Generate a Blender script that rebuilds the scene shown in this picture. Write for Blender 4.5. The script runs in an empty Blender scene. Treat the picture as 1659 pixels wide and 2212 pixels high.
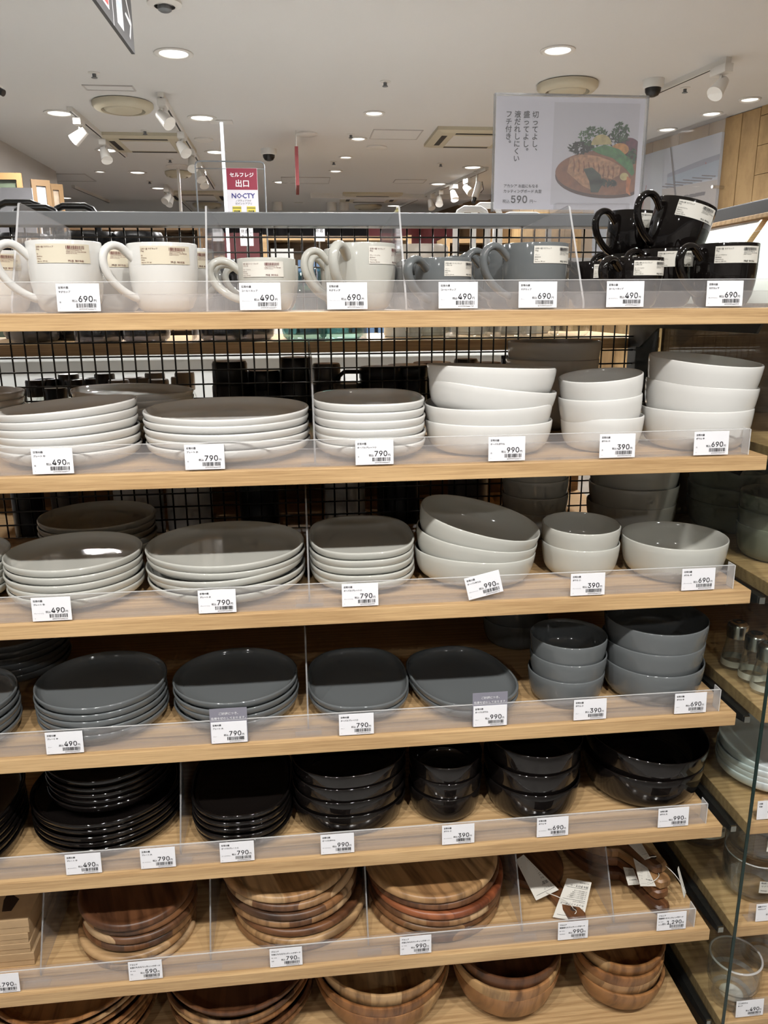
import bpy, bmesh, math, random
import numpy as np
from mathutils import Vector, Matrix, Euler
random.seed(7)
scene = bpy.context.scene
COL = scene.collection

# ------------------------------------------------------------------ camera
W, H, F = 1659, 2212, 1677.25
CAM = np.array([0.0, -1.0, 1.5])
YAW, PITCH, ROLL = 0.1068, 0.2601, -0.0076
_f = np.array([math.sin(YAW)*math.cos(PITCH), math.cos(YAW)*math.cos(PITCH), -math.sin(PITCH)])
_r0 = np.array([math.cos(YAW), -math.sin(YAW), 0.0])
_u0 = np.cross(_r0, _f)
_r = _r0*math.cos(ROLL) + _u0*math.sin(ROLL)
_u = -_r0*math.sin(ROLL) + _u0*math.cos(ROLL)
cam_data = bpy.data.cameras.new('camera')
cam_data.sensor_fit = 'HORIZONTAL'
cam_data.sensor_width = 36.0
cam_data.lens = 36.0*F/W
cam_data.clip_start = 0.02
cam_data.clip_end = 200
cam = bpy.data.objects.new('camera', cam_data)
cam.matrix_world = Matrix(((_r[0], _u[0], -_f[0], CAM[0]), (_r[1], _u[1], -_f[1], CAM[1]),
                           (_r[2], _u[2], -_f[2], CAM[2]), (0, 0, 0, 1)))
COL.objects.link(cam)
scene.camera = cam

# ------------------------------------------------------------------ world, exposure, lights
world = bpy.data.worlds.new('world')
scene.world = world
world.use_nodes = True
world.node_tree.nodes['Background'].inputs[0].default_value = (1.0, 0.98, 0.96, 1)
world.node_tree.nodes['Background'].inputs[1].default_value = 0.24
vs = scene.view_settings
vs.view_transform = 'Standard'
vs.look = 'None'
vs.gamma = 1.0
vs.exposure = 0.0
vs.use_curve_mapping = False
scene.cycles.use_light_tree = False
scene.cycles.max_bounces = 4
scene.cycles.diffuse_bounces = 3
scene.cycles.glossy_bounces = 3
scene.cycles.transparent_max_bounces = 18
scene.cycles.use_adaptive_sampling = True
scene.cycles.adaptive_threshold = 0.05
scene.cycles.adaptive_min_samples = 12
CEIL = 2.7

def spot(loc, target, energy, angle=75, size=0.035, blend=0.6, color=(1, 0.975, 0.94)):
    d = bpy.data.lights.new('aisle_spot', 'SPOT')
    d.energy = energy
    d.spot_size = math.radians(angle)
    d.spot_blend = blend
    d.shadow_soft_size = size
    d.color = color
    o = bpy.data.objects.new('aisle_spot', d)
    o.location = loc
    o.rotation_euler = (Vector(target)-Vector(loc)).to_track_quat('-Z', 'Y').to_euler()
    COL.objects.link(o)

# the aisle's track spots above and behind the viewer
for x in (-1.0, -0.35, 0.3, 0.95):
    spot((x, -1.22, 2.62), (x*0.7, 0.05, 0.35), 65, 86, blend=0.85)
# track spots of the aisle beyond, lighting the rear shelves
for x in (-0.7, 0.4):
    spot((x, 2.0, 2.62), (x*0.7, 0.6, 1.35), 22)
# downlights of the sales floor beyond and behind
def downlamp(x, y, energy):
    d = bpy.data.lights.new('store_downlight', 'AREA')
    d.shape = 'DISK'
    d.size = 0.16
    d.energy = energy
    d.color = (1, 0.985, 0.965)
    o = bpy.data.objects.new('store_downlight', d)
    o.location = (x, y, CEIL-0.03)
    COL.objects.link(o)
for x, y in ((-2.2, 1.6), (0.2, 1.5), (1.4, 1.6), (-1.5, 4.3), (0.5, 4.2), (0.8, 3.0), (-0.6, 7.0), (1.6, 7.0), (-1.2, -2.6), (1.2, -2.6)):
    downlamp(x, y, 47 if y > 0 else 12)

# ------------------------------------------------------------------ helpers
def at(px, py, X=None, Y=None, Z=None):
    """photograph pixel -> point of the place on the given plane"""
    d = _f + _r*(px-W/2)/F - _u*(py-H/2)/F
    t = (X-CAM[0])/d[0] if X is not None else (Y-CAM[1])/d[1] if Y is not None else (Z-CAM[2])/d[2]
    p = CAM + d*t
    return Vector((float(p[0]), float(p[1]), float(p[2])))

def srgb(r, g, b):
    f = lambda c: (c/255/12.92) if c/255 <= 0.04045 else ((c/255+0.055)/1.055)**2.4
    return (f(r), f(g), f(b), 1)

def mat(name, color, rough=0.5, metal=0.0, emit=None, spec=0.5, coat=0.0):
    m = bpy.data.materials.new(name)
    m.use_nodes = True
    b = m.node_tree.nodes['Principled BSDF']
    b.inputs['Base Color'].default_value = color if len(color) == 4 else (*color, 1)
    b.inputs['Roughness'].default_value = rough
    b.inputs['Metallic'].default_value = metal
    b.inputs['Specular IOR Level'].default_value = spec
    b.inputs['Coat Weight'].default_value = coat
    if emit:
        b.inputs['Emission Color'].default_value = (*emit[:3], 1)
        b.inputs['Emission Strength'].default_value = emit[3]
    return m

def noise_tint(m, scale, amount, vec=(1, 1, 1), detail=4):
    """multiply the base colour by a soft noise"""
    nt = m.node_tree
    b = nt.nodes['Principled BSDF']
    c = tuple(b.inputs['Base Color'].default_value)
    tc = nt.nodes.new('ShaderNodeTexCoord')
    mp = nt.nodes.new('ShaderNodeMapping'); mp.inputs['Scale'].default_value = vec
    n = nt.nodes.new('ShaderNodeTexNoise'); n.inputs['Scale'].default_value = scale; n.inputs['Detail'].default_value = detail
    r = nt.nodes.new('ShaderNodeValToRGB')
    r.color_ramp.elements[0].position = 0.3; r.color_ramp.elements[1].position = 0.7
    r.color_ramp.elements[0].color = tuple(v*(1-amount) for v in c[:3])+(1,)
    r.color_ramp.elements[1].color = tuple(min(1, v*(1+amount)) for v in c[:3])+(1,)
    nt.links.new(tc.outputs['Object'], mp.inputs[0]); nt.links.new(mp.outputs[0], n.inputs['Vector'])
    nt.links.new(n.outputs['Fac'], r.inputs[0]); nt.links.new(r.outputs[0], b.inputs['Base Color'])
    return m

def wood(name, dark, light, vec=(3, 45, 45), scale=1.0, rough=0.45, waves=True, wscale=6.0):
    """long-grained oak veneer: fine streaks along X and broad cathedral bands"""
    m = mat(name, light, rough)
    nt = m.node_tree; b = nt.nodes['Principled BSDF']
    tc = nt.nodes.new('ShaderNodeTexCoord')
    mp = nt.nodes.new('ShaderNodeMapping'); mp.inputs['Scale'].default_value = vec
    n = nt.nodes.new('ShaderNodeTexNoise'); n.inputs['Scale'].default_value = scale*3; n.inputs['Detail'].default_value = 6
    n.inputs['Roughness'].default_value = 0.65
    nt.links.new(tc.outputs['Object'], mp.inputs[0]); nt.links.new(mp.outputs[0], n.inputs['Vector'])
    r = nt.nodes.new('ShaderNodeValToRGB')
    r.color_ramp.elements[0].position = 0.33; r.color_ramp.elements[0].color = (*dark, 1)
    r.color_ramp.elements[1].position = 0.62; r.color_ramp.elements[1].color = (*light, 1)
    fac = n.outputs['Fac']
    if waves:
        mp2 = nt.nodes.new('ShaderNodeMapping'); mp2.inputs['Scale'].default_value = (0.55, 7, 7)
        nt.links.new(tc.outputs['Object'], mp2.inputs[0])
        w = nt.nodes.new('ShaderNodeTexWave'); w.wave_type = 'BANDS'; w.bands_direction = 'Y'
        w.inputs['Scale'].default_value = wscale*0.55; w.inputs['Distortion'].default_value = 14
        w.inputs['Detail'].default_value = 2; w.inputs['Detail Scale'].default_value = 0.6
        nt.links.new(mp2.outputs[0], w.inputs['Vector'])
        mx = nt.nodes.new('ShaderNodeMix'); mx.data_type = 'FLOAT'; mx.inputs[0].default_value = 0.16
        nt.links.new(n.outputs['Fac'], mx.inputs[2]); nt.links.new(w.outputs['Fac'], mx.inputs[3])
        fac = mx.outputs[0]
    nt.links.new(fac, r.inputs[0]); nt.links.new(r.outputs[0], b.inputs['Base Color'])
    return m

def acacia(name, cols, strip=0.034, seed=0.0, axis=0):
    """glued acacia: strips of different browns with dark streaks along the grain"""
    m = mat(name, cols[0], 0.38)
    nt = m.node_tree; b = nt.nodes['Principled BSDF']; L = nt.links.new
    tc = nt.nodes.new('ShaderNodeTexCoord')
    oi = nt.nodes.new('ShaderNodeObjectInfo')
    sep = nt.nodes.new('ShaderNodeSeparateXYZ'); L(tc.outputs['Object'], sep.inputs[0])
    nz = nt.nodes.new('ShaderNodeMath'); nz.operation = 'DIVIDE'; L(sep.outputs[axis], nz.inputs[0]); nz.inputs[1].default_value = strip
    ad = nt.nodes.new('ShaderNodeMath'); ad.operation = 'MULTIPLY_ADD'; L(oi.outputs['Random'], ad.inputs[0]); ad.inputs[1].default_value = 57.3; L(nz.outputs[0], ad.inputs[2])
    fl = nt.nodes.new('ShaderNodeMath'); fl.operation = 'FLOOR'; L(ad.outputs[0], fl.inputs[0])
    wn = nt.nodes.new('ShaderNodeTexWhiteNoise'); wn.noise_dimensions = '1D'; L(fl.outputs[0], wn.inputs['W'])
    r = nt.nodes.new('ShaderNodeValToRGB'); r.color_ramp.interpolation = 'CONSTANT'
    while len(r.color_ramp.elements) < len(cols): r.color_ramp.elements.new(0.5)
    for i, c in enumerate(cols):
        r.color_ramp.elements[i].position = i/len(cols); r.color_ramp.elements[i].color = (*c, 1)
    L(wn.outputs['Value'], r.inputs[0])
    mp = nt.nodes.new('ShaderNodeMapping'); sc = [24, 24, 3.5]; sc[1-axis] = 2.4; mp.inputs['Scale'].default_value = sc
    L(tc.outputs['Object'], mp.inputs[0])
    cb = nt.nodes.new('ShaderNodeCombineXYZ'); L(fl.outputs[0], cb.inputs[2])
    va = nt.nodes.new('ShaderNodeVectorMath'); va.operation = 'ADD'; L(mp.outputs[0], va.inputs[0]); L(cb.outputs[0], va.inputs[1])
    n = nt.nodes.new('ShaderNodeTexNoise'); n.inputs['Scale'].default_value = 3.2; n.inputs['Detail'].default_value = 5; n.inputs['Distortion'].default_value = 0.35
    L(va.outputs[0], n.inputs['Vector'])
    r2 = nt.nodes.new('ShaderNodeValToRGB')
    r2.color_ramp.elements[0].position = 0.32; r2.color_ramp.elements[0].color = (0.42, 0.38, 0.35, 1)
    r2.color_ramp.elements[1].position = 0.58; r2.color_ramp.elements[1].color = (1.08, 1.05, 1.0, 1)
    L(n.outputs['Fac'], r2.inputs[0])
    mx = nt.nodes.new('ShaderNodeMix'); mx.data_type = 'RGBA'; mx.blend_type = 'MULTIPLY'; mx.inputs[0].default_value = 1
    L(r.outputs[0], mx.inputs[6]); L(r2.outputs[0], mx.inputs[7]); L(mx.outputs[2], b.inputs['Base Color'])
    return m

def clear(name, tint=(0.97, 0.97, 0.97), haze=0.05, rough=0.03, haze_col=(0.9, 0.9, 0.92), ior=1.45, extra=0.0, power=4.5):
    """clear plastic or glass sheet: transparent with a Fresnel mirror and a little haze"""
    m = bpy.data.materials.new(name); m.use_nodes = True
    nt = m.node_tree; nt.nodes.clear(); L = nt.links.new
    out = nt.nodes.new('ShaderNodeOutputMaterial')
    tr = nt.nodes.new('ShaderNodeBsdfTransparent'); tr.inputs[0].default_value = (*tint, 1)
    gl = nt.nodes.new('ShaderNodeBsdfGlossy'); gl.inputs['Roughness'].default_value = rough
    df = nt.nodes.new('ShaderNodeBsdfDiffuse'); df.inputs[0].default_value = (*haze_col, 1)
    lw = nt.nodes.new('ShaderNodeLayerWeight'); lw.inputs[0].default_value = 0.5
    pw = nt.nodes.new('ShaderNodeMath'); pw.operation = 'POWER'; L(lw.outputs['Facing'], pw.inputs[0]); pw.inputs[1].default_value = power
    fr = nt.nodes.new('ShaderNodeMath'); fr.operation = 'MULTIPLY_ADD'; L(pw.outputs[0], fr.inputs[0]); fr.inputs[1].default_value = 0.8; fr.inputs[2].default_value = ((ior-1)/(ior+1))**2
    m1 = nt.nodes.new('ShaderNodeMixShader'); m1.inputs[0].default_value = haze
    m2 = nt.nodes.new('ShaderNodeMixShader')
    L(tr.outputs[0], m1.inputs[1]); L(df.outputs[0], m1.inputs[2])
    ad = nt.nodes.new('ShaderNodeMath'); ad.operation = 'ADD'; ad.use_clamp = True; L(fr.outputs[0], ad.inputs[0]); ad.inputs[1].default_value = extra
    L(ad.outputs[0], m2.inputs[0]); L(m1.outputs[0], m2.inputs[1]); L(gl.outputs[0], m2.inputs[2]); L(m2.outputs[0], out.inputs[0])
    return m

_glyph = {}
_gs = bpy.data.scenes.new('glyph_scratch')
try:                                                   # Blender's own bundled sans face
    import os
    _font = bpy.data.fonts.load(os.path.join(bpy.utils.system_resource('DATAFILES'), 'fonts', 'Inter.woff2'))
except Exception:
    _font = None
def glyphs(s, off=0.0):
    k = (s, off)
    if k not in _glyph:
        num = _font is not None and all(c in '0123456789,' for c in s)
        cu = bpy.data.curves.new('glyph', 'FONT'); cu.body = s; cu.size = 1.353 if num else 1; cu.resolution_u = 2 if len(s) < 5 else 1
        if num: cu.font = _font
        ob = bpy.data.objects.new('glyph', cu); _gs.collection.objects.link(ob)
        vl = _gs.view_layers[0]; vl.update()
        me = ob.evaluated_get(vl.depsgraph).to_mesh()
        v0 = [(p.co.x, p.co.y) for p in me.vertices]
        f0 = [tuple(p.vertices) for p in me.polygons]
        bpy.data.objects.remove(ob); bpy.data.curves.remove(cu)
        v, f = [], []
        for ci, (dx, dy) in enumerate(((0, 0),) if off <= 0 else ((-off, -off), (off, off)) if off < .01 else ((-off, -off), (off, off), (-off, off), (off, -off))):   # heavier strokes, each copy a hair prouder
            n = len(v); v += [(p[0]+dx, p[1]+dy, ci*4e-5) for p in v0]; f += [tuple(i+n for i in q) for q in f0]
        w = max((p[0] for p in v), default=0)
        _glyph[k] = (v, f, w)
    return _glyph[k]

class MB:
    """collects faces; build() links them as ONE mesh object"""
    def __init__(s): s.v = []; s.f = []; s.m = []
    def add(s, verts, faces, mi=0):
        o = len(s.v); s.v += [tuple(p) for p in verts]
        s.f += [tuple(i+o for i in f) for f in faces]; s.m += [mi]*len(faces); return s
    def box(s, x0, x1, y0, y1, z0, z1, mi=0):
        v = [(x, y, z) for z in (z0, z1) for y in (y0, y1) for x in (x0, x1)]
        return s.add(v, [(0, 2, 3, 1), (4, 5, 7, 6), (0, 1, 5, 4), (2, 6, 7, 3), (0, 4, 6, 2), (1, 3, 7, 5)], mi)
    def bev(s, x0, x1, y0, y1, z0, z1, b, mi=0):
        """box with chamfered edges"""
        bm = bmesh.new(); bmesh.ops.create_cube(bm, size=1)
        for p in bm.verts: p.co = ((x0+x1)/2+p.co.x*(x1-x0), (y0+y1)/2+p.co.y*(y1-y0), (z0+z1)/2+p.co.z*(z1-z0))
        bmesh.ops.bevel(bm, geom=list(bm.edges), offset=b, segments=2, profile=0.6, affect='EDGES')
        bm.verts.index_update()
        s.add([p.co[:] for p in bm.verts], [[q.index for q in f.verts] for f in bm.faces], mi); bm.free(); return s
    def prism(s, pts, axis, a0, a1, mi=0):
        """polygon pts (2D) extruded along axis from a0 to a1"""
        def P(p, a): return {0: (a, p[0], p[1]), 1: (p[0], a, p[1]), 2: (p[0], p[1], a)}[axis]
        n = len(pts); v = [P(p, a0) for p in pts]+[P(p, a1) for p in pts]
        return s.add(v, [tuple(range(n))[::-1], tuple(range(n, 2*n))]+[(i, (i+1) % n, n+(i+1) % n, n+i) for i in range(n)], mi)
    def flat(s, pts, y, mi=0):
        return s.add([(p[0], y, p[1]) for p in pts], [tuple(range(len(pts)))], mi)
    def tube(s, path, r, seg=8, mi=0, flatx=None, cap=True):
        """round tube; flatx = (a, b) gives an elliptic section, r may be a list"""
        P = [Vector(p) for p in path]; n = len(P); o = len(s.v)
        up = Vector((0, 0, 1)); 
        t0 = (P[1]-P[0]).normalized()
        nrm = t0.cross(up)
        if nrm.length < 1e-4: nrm = t0.cross(Vector((0, 1, 0)))
        nrm.normalize()
        vs_ = []
        for i in range(n):
            t = (P[min(i+1, n-1)]-P[max(i-1, 0)]).normalized()
            nrm = (nrm - t*nrm.dot(t)).normalized(); bn = t.cross(nrm)
            ri = r[i] if isinstance(r, (list, tuple)) else r
            a, b = (ri, ri) if flatx is None else (ri*flatx[0], ri*flatx[1])
            for k in range(seg):
                q = 2*math.pi*k/seg
                vs_.append(P[i]+nrm*a*math.cos(q)+bn*b*math.sin(q))
        fs = [(i*seg+k, i*seg+(k+1) % seg, (i+1)*seg+(k+1) % seg, (i+1)*seg+k) for i in range(n-1) for k in range(seg)]
        if cap: fs += [tuple(range(seg))[::-1], tuple(range((n-1)*seg, n*seg))]
        return s.add(vs_, fs, mi)
    def cyl(s, p0, p1, r0, r1=None, seg=16, mi=0):
        return s.tube([p0, p1], [r0, r0 if r1 is None else r1], seg, mi)
    def lathe(s, prof, seg=40, ab=(1, 1), n=2.0, mi=0, o=(0, 0, 0)):
        """prof: (radius, z); the plan is a superellipse with half axes ab (times radius)"""
        ring = []
        for k in range(seg):
            t = 2*math.pi*k/seg; c, q = math.cos(t), math.sin(t)
            ring.append((ab[0]*math.copysign(abs(c)**(2/n), c), ab[1]*math.copysign(abs(q)**(2/n), q)))
        v = []; idx = []
        for r, z in prof:
            if r < 1e-6: idx.append([len(v)]); v.append((o[0], o[1], o[2]+z))
            else:
                idx.append(list(range(len(v), len(v)+seg))); v += [(o[0]+r*x, o[1]+r*y, o[2]+z) for x, y in ring]
        f = []
        for a, b in zip(idx, idx[1:]):
            for k in range(seg):
                j = (k+1) % seg
                if len(a) == 1 and len(b) == 1: continue
                if len(a) == 1: f.append((a[0], b[j], b[k]))
                elif len(b) == 1: f.append((a[k], a[j], b[0]))
                else: f.append((a[k], a[j], b[j], b[k]))
        return s.add(v, f, mi)
    def text(s, t, x, z, size, y=0.0, mi=0, off=0.0, align='L', vertical=False):
        """flat lettering in the XZ plane, read from -Y"""
        if vertical:
            for i, ch in enumerate(t):
                v, f, w = glyphs(ch, off)
                dx, dz = ((0.55, 0.55) if ch in '、。' else (0, 0))
                s.add([(x+(p[0]+dx)*size, y-p[2], z-(i+0.85)*size+(p[1]+dz)*size) for p in v], f, mi)
            return s
        v, f, w = glyphs(t, off)
        x -= {'L': 0, 'C': w*size/2, 'R': w*size}[align]
        return s.add([(x+p[0]*size, y-p[2], z+p[1]*size) for p in v], f, mi)
    def bars(s, x0, x1, z0, z1, y=0.0, mi=0, seed=1):
        rnd = random.Random(seed); x = x0; u = (x1-x0)/95
        while x < x1-u:
            w = u*rnd.choice((1, 1, 2, 2, 3)); w = min(w, x1-x)
            s.add([(x, y, z0), (x+w, y, z0), (x+w, y, z1), (x, y, z1)], [(0, 1, 2, 3)], mi)
            x += w+u*rnd.choice((1, 1, 2, 3))
        return s
    def mesh(s, name, mats, smooth=False, fn=None):
        me = bpy.data.meshes.new(name)
        v = s.v if fn is None else [fn(p) for p in s.v]
        me.from_pydata(v, [], s.f)
        mats = mats if isinstance(mats, (list, tuple)) else [mats]
        for m in mats: me.materials.append(m)
        if any(s.m): me.polygons.foreach_set('material_index', s.m)
        if smooth is not False:
            me.polygons.foreach_set('use_smooth', [True]*len(me.polygons))
            if smooth is not True: me.set_sharp_from_angle(angle=math.radians(smooth))
        me.update()
        return me
    def build(s, name, mats, parent=None, smooth=False, fn=None, fix=True):
        me = s.mesh(name, mats, smooth, fn)
        if fix and len(me.polygons) < 20000 and fn is None and name != 'printing':
            bm = bmesh.new(); bm.from_mesh(me); bmesh.ops.recalc_face_normals(bm, faces=bm.faces); bm.to_mesh(me); bm.free()
        return obj(name, me, parent)

def obj(name, me, parent=None, loc=None, rot=None):
    o = bpy.data.objects.new(name, me); COL.objects.link(o)
    if parent: o.parent = parent
    if loc: o.location = loc
    if rot: o.rotation_euler = rot
    return o

def tag(o, label, cat, group=None, kind=None):
    o['label'] = label; o['category'] = cat
    if group: o['group'] = group
    if kind: o['kind'] = kind
    return o

def struct(o, label, cat):
    o['label'] = label; o['category'] = cat; o['kind'] = 'structure'; return o

def thing(name, label, cat, loc=(0, 0, 0), rot=(0, 0, 0), group=None):
    o = bpy.data.objects.new(name, None); COL.objects.link(o); o.empty_display_size = 0.02
    o.location = loc; o.rotation_euler = rot
    return tag(o, label, cat, group)

def copy_tree(o, parent=None):
    c = o.copy(); COL.objects.link(c); c.parent = parent
    for ch in list(o.children): copy_tree(ch, c)
    return c

# ------------------------------------------------------------------ materials
M = {}
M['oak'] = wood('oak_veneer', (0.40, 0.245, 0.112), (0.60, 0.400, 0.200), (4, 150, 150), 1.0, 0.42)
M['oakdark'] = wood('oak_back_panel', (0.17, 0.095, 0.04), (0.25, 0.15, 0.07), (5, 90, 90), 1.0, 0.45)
M['pine'] = wood('knotty_pine', (0.34, 0.215, 0.095), (0.50, 0.335, 0.16), (20, 2, 2), 0.6, 0.5, False)
M['white'] = mat('white_porcelain', (0.66, 0.655, 0.63), 0.09)
M['beige'] = mat('grey_beige_porcelain', (0.47, 0.47, 0.43), 0.09)
M['grey'] = mat('grey_porcelain', (0.125, 0.135, 0.139), 0.09)
M['dark'] = mat('dark_brown_glaze', (0.007, 0.0055, 0.005), 0.06)
M['green'] = mat('olive_grey_stoneware', (0.16, 0.165, 0.125), 0.35)
M['blueplate'] = mat('pale_blue_white_porcelain', (0.66, 0.72, 0.74), 0.1)
M['ceiling'] = mat('ceiling_paint', (0.665, 0.655, 0.64), 0.7)
M['floor'] = noise_tint(mat('floor_tile', (0.50, 0.485, 0.46), 0.4), 3, 0.06)
M['wallpaint'] = mat('wall_paint', (0.52, 0.5, 0.48), 0.7)
M['steel'] = mat('grey_coated_steel', (0.165, 0.175, 0.185), 0.38, 0.2)
M['blacksteel'] = mat('black_coated_steel', (0.018, 0.018, 0.018), 0.4, 0.2)
M['wire'] = mat('dark_wire', (0.045, 0.043, 0.04), 0.28, 0.7)
M['chrome'] = mat('brushed_chrome', (0.62, 0.61, 0.6), 0.22, 1.0)
M['paper'] = mat('tag_card', (0.80, 0.80, 0.83), 0.45)
M['ink'] = mat('black_ink', (0.02, 0.02, 0.024), 0.5)
M['inkgrey'] = mat('grey_ink', (0.18, 0.18, 0.19), 0.5)
M['label'] = mat('cream_sticker', (0.66, 0.60, 0.47), 0.5)
M['labelgrey'] = mat('offwhite_sticker', (0.68, 0.66, 0.60), 0.5)
M['inkred'] = mat('dark_red_ink', (0.13, 0.022, 0.02), 0.5)
M['greycard'] = mat('grey_violet_card', (0.22, 0.215, 0.26), 0.45)
M['inkwhite'] = mat('white_ink', (0.85, 0.85, 0.87), 0.5)
M['acrylic'] = clear('clear_acrylic_sheet', (0.965, 0.965, 0.97), 0.11)
M['acrylicedge'] = clear('polished_acrylic_edge', (0.62, 0.62, 0.62), 0.20, 0.1, (0.75, 0.75, 0.74))
M['edgegleam'] = clear('painted_edge_gleam', (0.9, 0.9, 0.9), 0.45, 0.1, (0.9, 0.9, 0.9))  # paler edge material, its gleam put into the colour
M['rail'] = clear('clear_price_rail', (0.975, 0.972, 0.97), 0.065, 0.1, (0.92, 0.88, 0.88))
M['glass'] = clear('green_tinted_glass', (0.90, 0.93, 0.90), 0.012, 0.0, ior=1.5)
M['glassedge'] = mat('dark_green_glass_edge', (0.012, 0.028, 0.024), 0.15)
M['ware'] = clear('clear_glassware', (0.955, 0.965, 0.955), 0.006, 0.02, ior=1.5, extra=0.02)
M['clearglass'] = clear('clear_glass_vessel', (0.965, 0.972, 0.965), 0.008, 0.02, ior=1.5, extra=0.012, power=2.6)
M['smoke'] = clear('smoke_grey_glassware', (0.30, 0.30, 0.32), 0.02, 0.02, ior=1.5, extra=0.03)
M['teal'] = clear('teal_glassware', (0.5, 0.68, 0.68), 0.03, 0.02, ior=1.5, extra=0.03)
M['kraft'] = noise_tint(mat('kraft_board', (0.44, 0.30, 0.165), 0.7), 60, 0.06)
M['lamp'] = mat('lit_lamp_lens', (1, 1, 1), 0.5, emit=(1, 0.97, 0.92, 3.0))
M['lamp'].cycles.emission_sampling = 'NONE'          # seen glowing; the light itself comes from the lamps above
M['lampwhite'] = mat('white_enamel', (0.70, 0.68, 0.64), 0.4)
M['vent'] = mat('yellowed_vent_plastic', (0.55, 0.50, 0.38), 0.5)
M['slot'] = mat('dark_slot', (0.03, 0.028, 0.025), 0.6)
M['blackplastic'] = mat('black_plastic', (0.012, 0.012, 0.013), 0.3)
M['greyplastic'] = mat('taupe_plastic', (0.16, 0.145, 0.13), 0.4)
M['whiteplastic'] = mat('white_plastic', (0.75, 0.75, 0.73), 0.3)
M['string'] = mat('white_string', (0.7, 0.68, 0.62), 0.6)
M['hole'] = mat('dark_hole', (0.03, 0.015, 0.008), 0.7)
BR = [(0.22, 0.115, 0.05), (0.13, 0.06, 0.028), (0.30, 0.17, 0.08), (0.19, 0.085, 0.035), (0.09, 0.045, 0.025), (0.48, 0.33, 0.19), (0.25, 0.12, 0.05)]
M['acacia'] = acacia('acacia_board', BR, 0.036)
M['acaciared'] = acacia('red_acacia_board', [(0.26, 0.075, 0.03), (0.2, 0.06, 0.025), (0.3, 0.1, 0.04)], 0.06)
M['acaciabowl'] = acacia('acacia_bowl', [(0.30, 0.145, 0.055), (0.34, 0.17, 0.07), (0.26, 0.115, 0.042), (0.42, 0.26, 0.12)], 0.075)
M['acaciapale'] = acacia('pale_acacia', [(0.36, 0.215, 0.10), (0.46, 0.30, 0.155), (0.29, 0.16, 0.07), (0.34, 0.19, 0.085)], 0.05)
M['acaciadark'] = acacia('dark_acacia', [(0.12, 0.05, 0.022), (0.16, 0.07, 0.03), (0.1, 0.042, 0.02)], 0.05)
# ------------------------------------------------------------------ the setting
ZT = [None]+[1.4933-0.1992*k for k in range(7)]      # tops of the seven shelves
TH = 0.0205
XL, XR, DEPTH = -0.80, 0.645, 0.42
struct(MB().box(-9, 9, -7, 13, -0.1, 0).build('floor', M['floor']), 'pale tiled shop floor below the shelves', 'floor')
struct(MB().box(-9, 9, -7, 13, CEIL, CEIL+0.1).build('ceiling', M['ceiling']), 'off-white flat shop ceiling with recessed lights', 'ceiling')

struct(MB().box(-6, 6, -3.6, -3.5, 0, 2.0).build('wall_blocker', mat('blocker_partition', (0.7, 0.68, 0.66), 0.6)), 'unseen pale partition behind the viewer, added to block world light', 'wall')  # unseen, added to keep world light from entering frontally

# ------------------------------------------------------------------ the main shelving unit
unit = thing('shelving_unit', 'oak shelving unit on dark steel frame with wire mesh back', 'shelving')
for s in range(1, 8):
    MB().bev(XL, XR, 0, DEPTH, ZT[s]-TH, ZT[s], 0.0012).build('shelf_board', M['oak'], unit)
MB().bev(XL, 0.70, 0.425, 0.468, 1.633, 1.6555, 0.002).build('top_rail', M['steel'], unit)
for x in (-0.76, 0.655):
    MB().bev(x-0.02, x+0.02, 0.435, 0.475, 0.0, 1.633, 0.002).build('post', M['blacksteel'], unit)
grid = thing('wire_mesh', '', '', (0, 0, 0)); del grid['label']; del grid['category']; grid.parent = unit
hw = MB().tube([(XL, 0, 0), (0.64, 0, 0)], 0.00155, 6).mesh('wire', M['wire'], True)
vw = MB().tube([(0, 0, 1.085), (0, 0, 1.632)], 0.00155, 6).mesh('wire', M['wire'], True)
z = 1.0855
while z < 1.63:
    obj('wire', hw, grid, (0, 0.452, z)); z += 0.0253
x = -0.735
while x < 0.635:
    obj('wire', vw, grid, (x, 0.4555, 0)); x += 0.0234
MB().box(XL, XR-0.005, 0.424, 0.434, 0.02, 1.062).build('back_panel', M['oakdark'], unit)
for s in range(1, 8):
    for x in (0.625,):
        MB().prism([(0.02, ZT[s]-TH-0.001), (0.43, ZT[s]-TH-0.001), (0.43, ZT[s]-TH-(0.05 if s == 1 else 0.015)), (0.40, ZT[s]-TH-(0.05 if s == 1 else 0.015)), (0.33, ZT[s]-TH-0.0145), (0.03, ZT[s]-TH-0.014)], 0, x, x+0.004).build('bracket', M['blacksteel'], unit)
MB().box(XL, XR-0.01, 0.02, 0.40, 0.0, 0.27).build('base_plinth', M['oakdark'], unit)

# clear price rails along every front edge
SN = {1: 'mug shelf', 2: 'white dish shelf', 3: 'grey-beige dish shelf', 4: 'slate grey dish shelf', 5: 'dark brown dish shelf', 6: 'cutting board shelf'}
for s in range(1, 7):
    z = ZT[s]+0.0004
    r = MB()
    x1 = XR+0.02 if s == 1 else XR-0.025
    r.box(XL, x1, 0.0085, 0.010, z, z+0.036)          # front plate
    r.box(XL, x1, 0.010, 0.024, z, z+0.0012)          # foot on the board
    r.box(XL, x1, 0.024, 0.0255, z, z+0.022)          # rear plate
    r.box(XL, x1, 0.0245, 0.030, z+0.0208, z+0.022)
    rl = tag(r.build('price_rail', M['rail']), f'clear plastic price rail along the front edge of the {SN[s]}', 'price rail', 'clear price rails')
    MB().box(XL, x1, .0083, .0102, z+.0360, z+.0368).build('top_edge_gleam', M['edgegleam'], rl)  # bright edge line of the rail, painted on as a pale strip
    if s > 1: MB().box(x1, x1+.0015, .0083, .0262, z, z+.036).build('end_cap', M['edgegleam'], rl)

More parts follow.
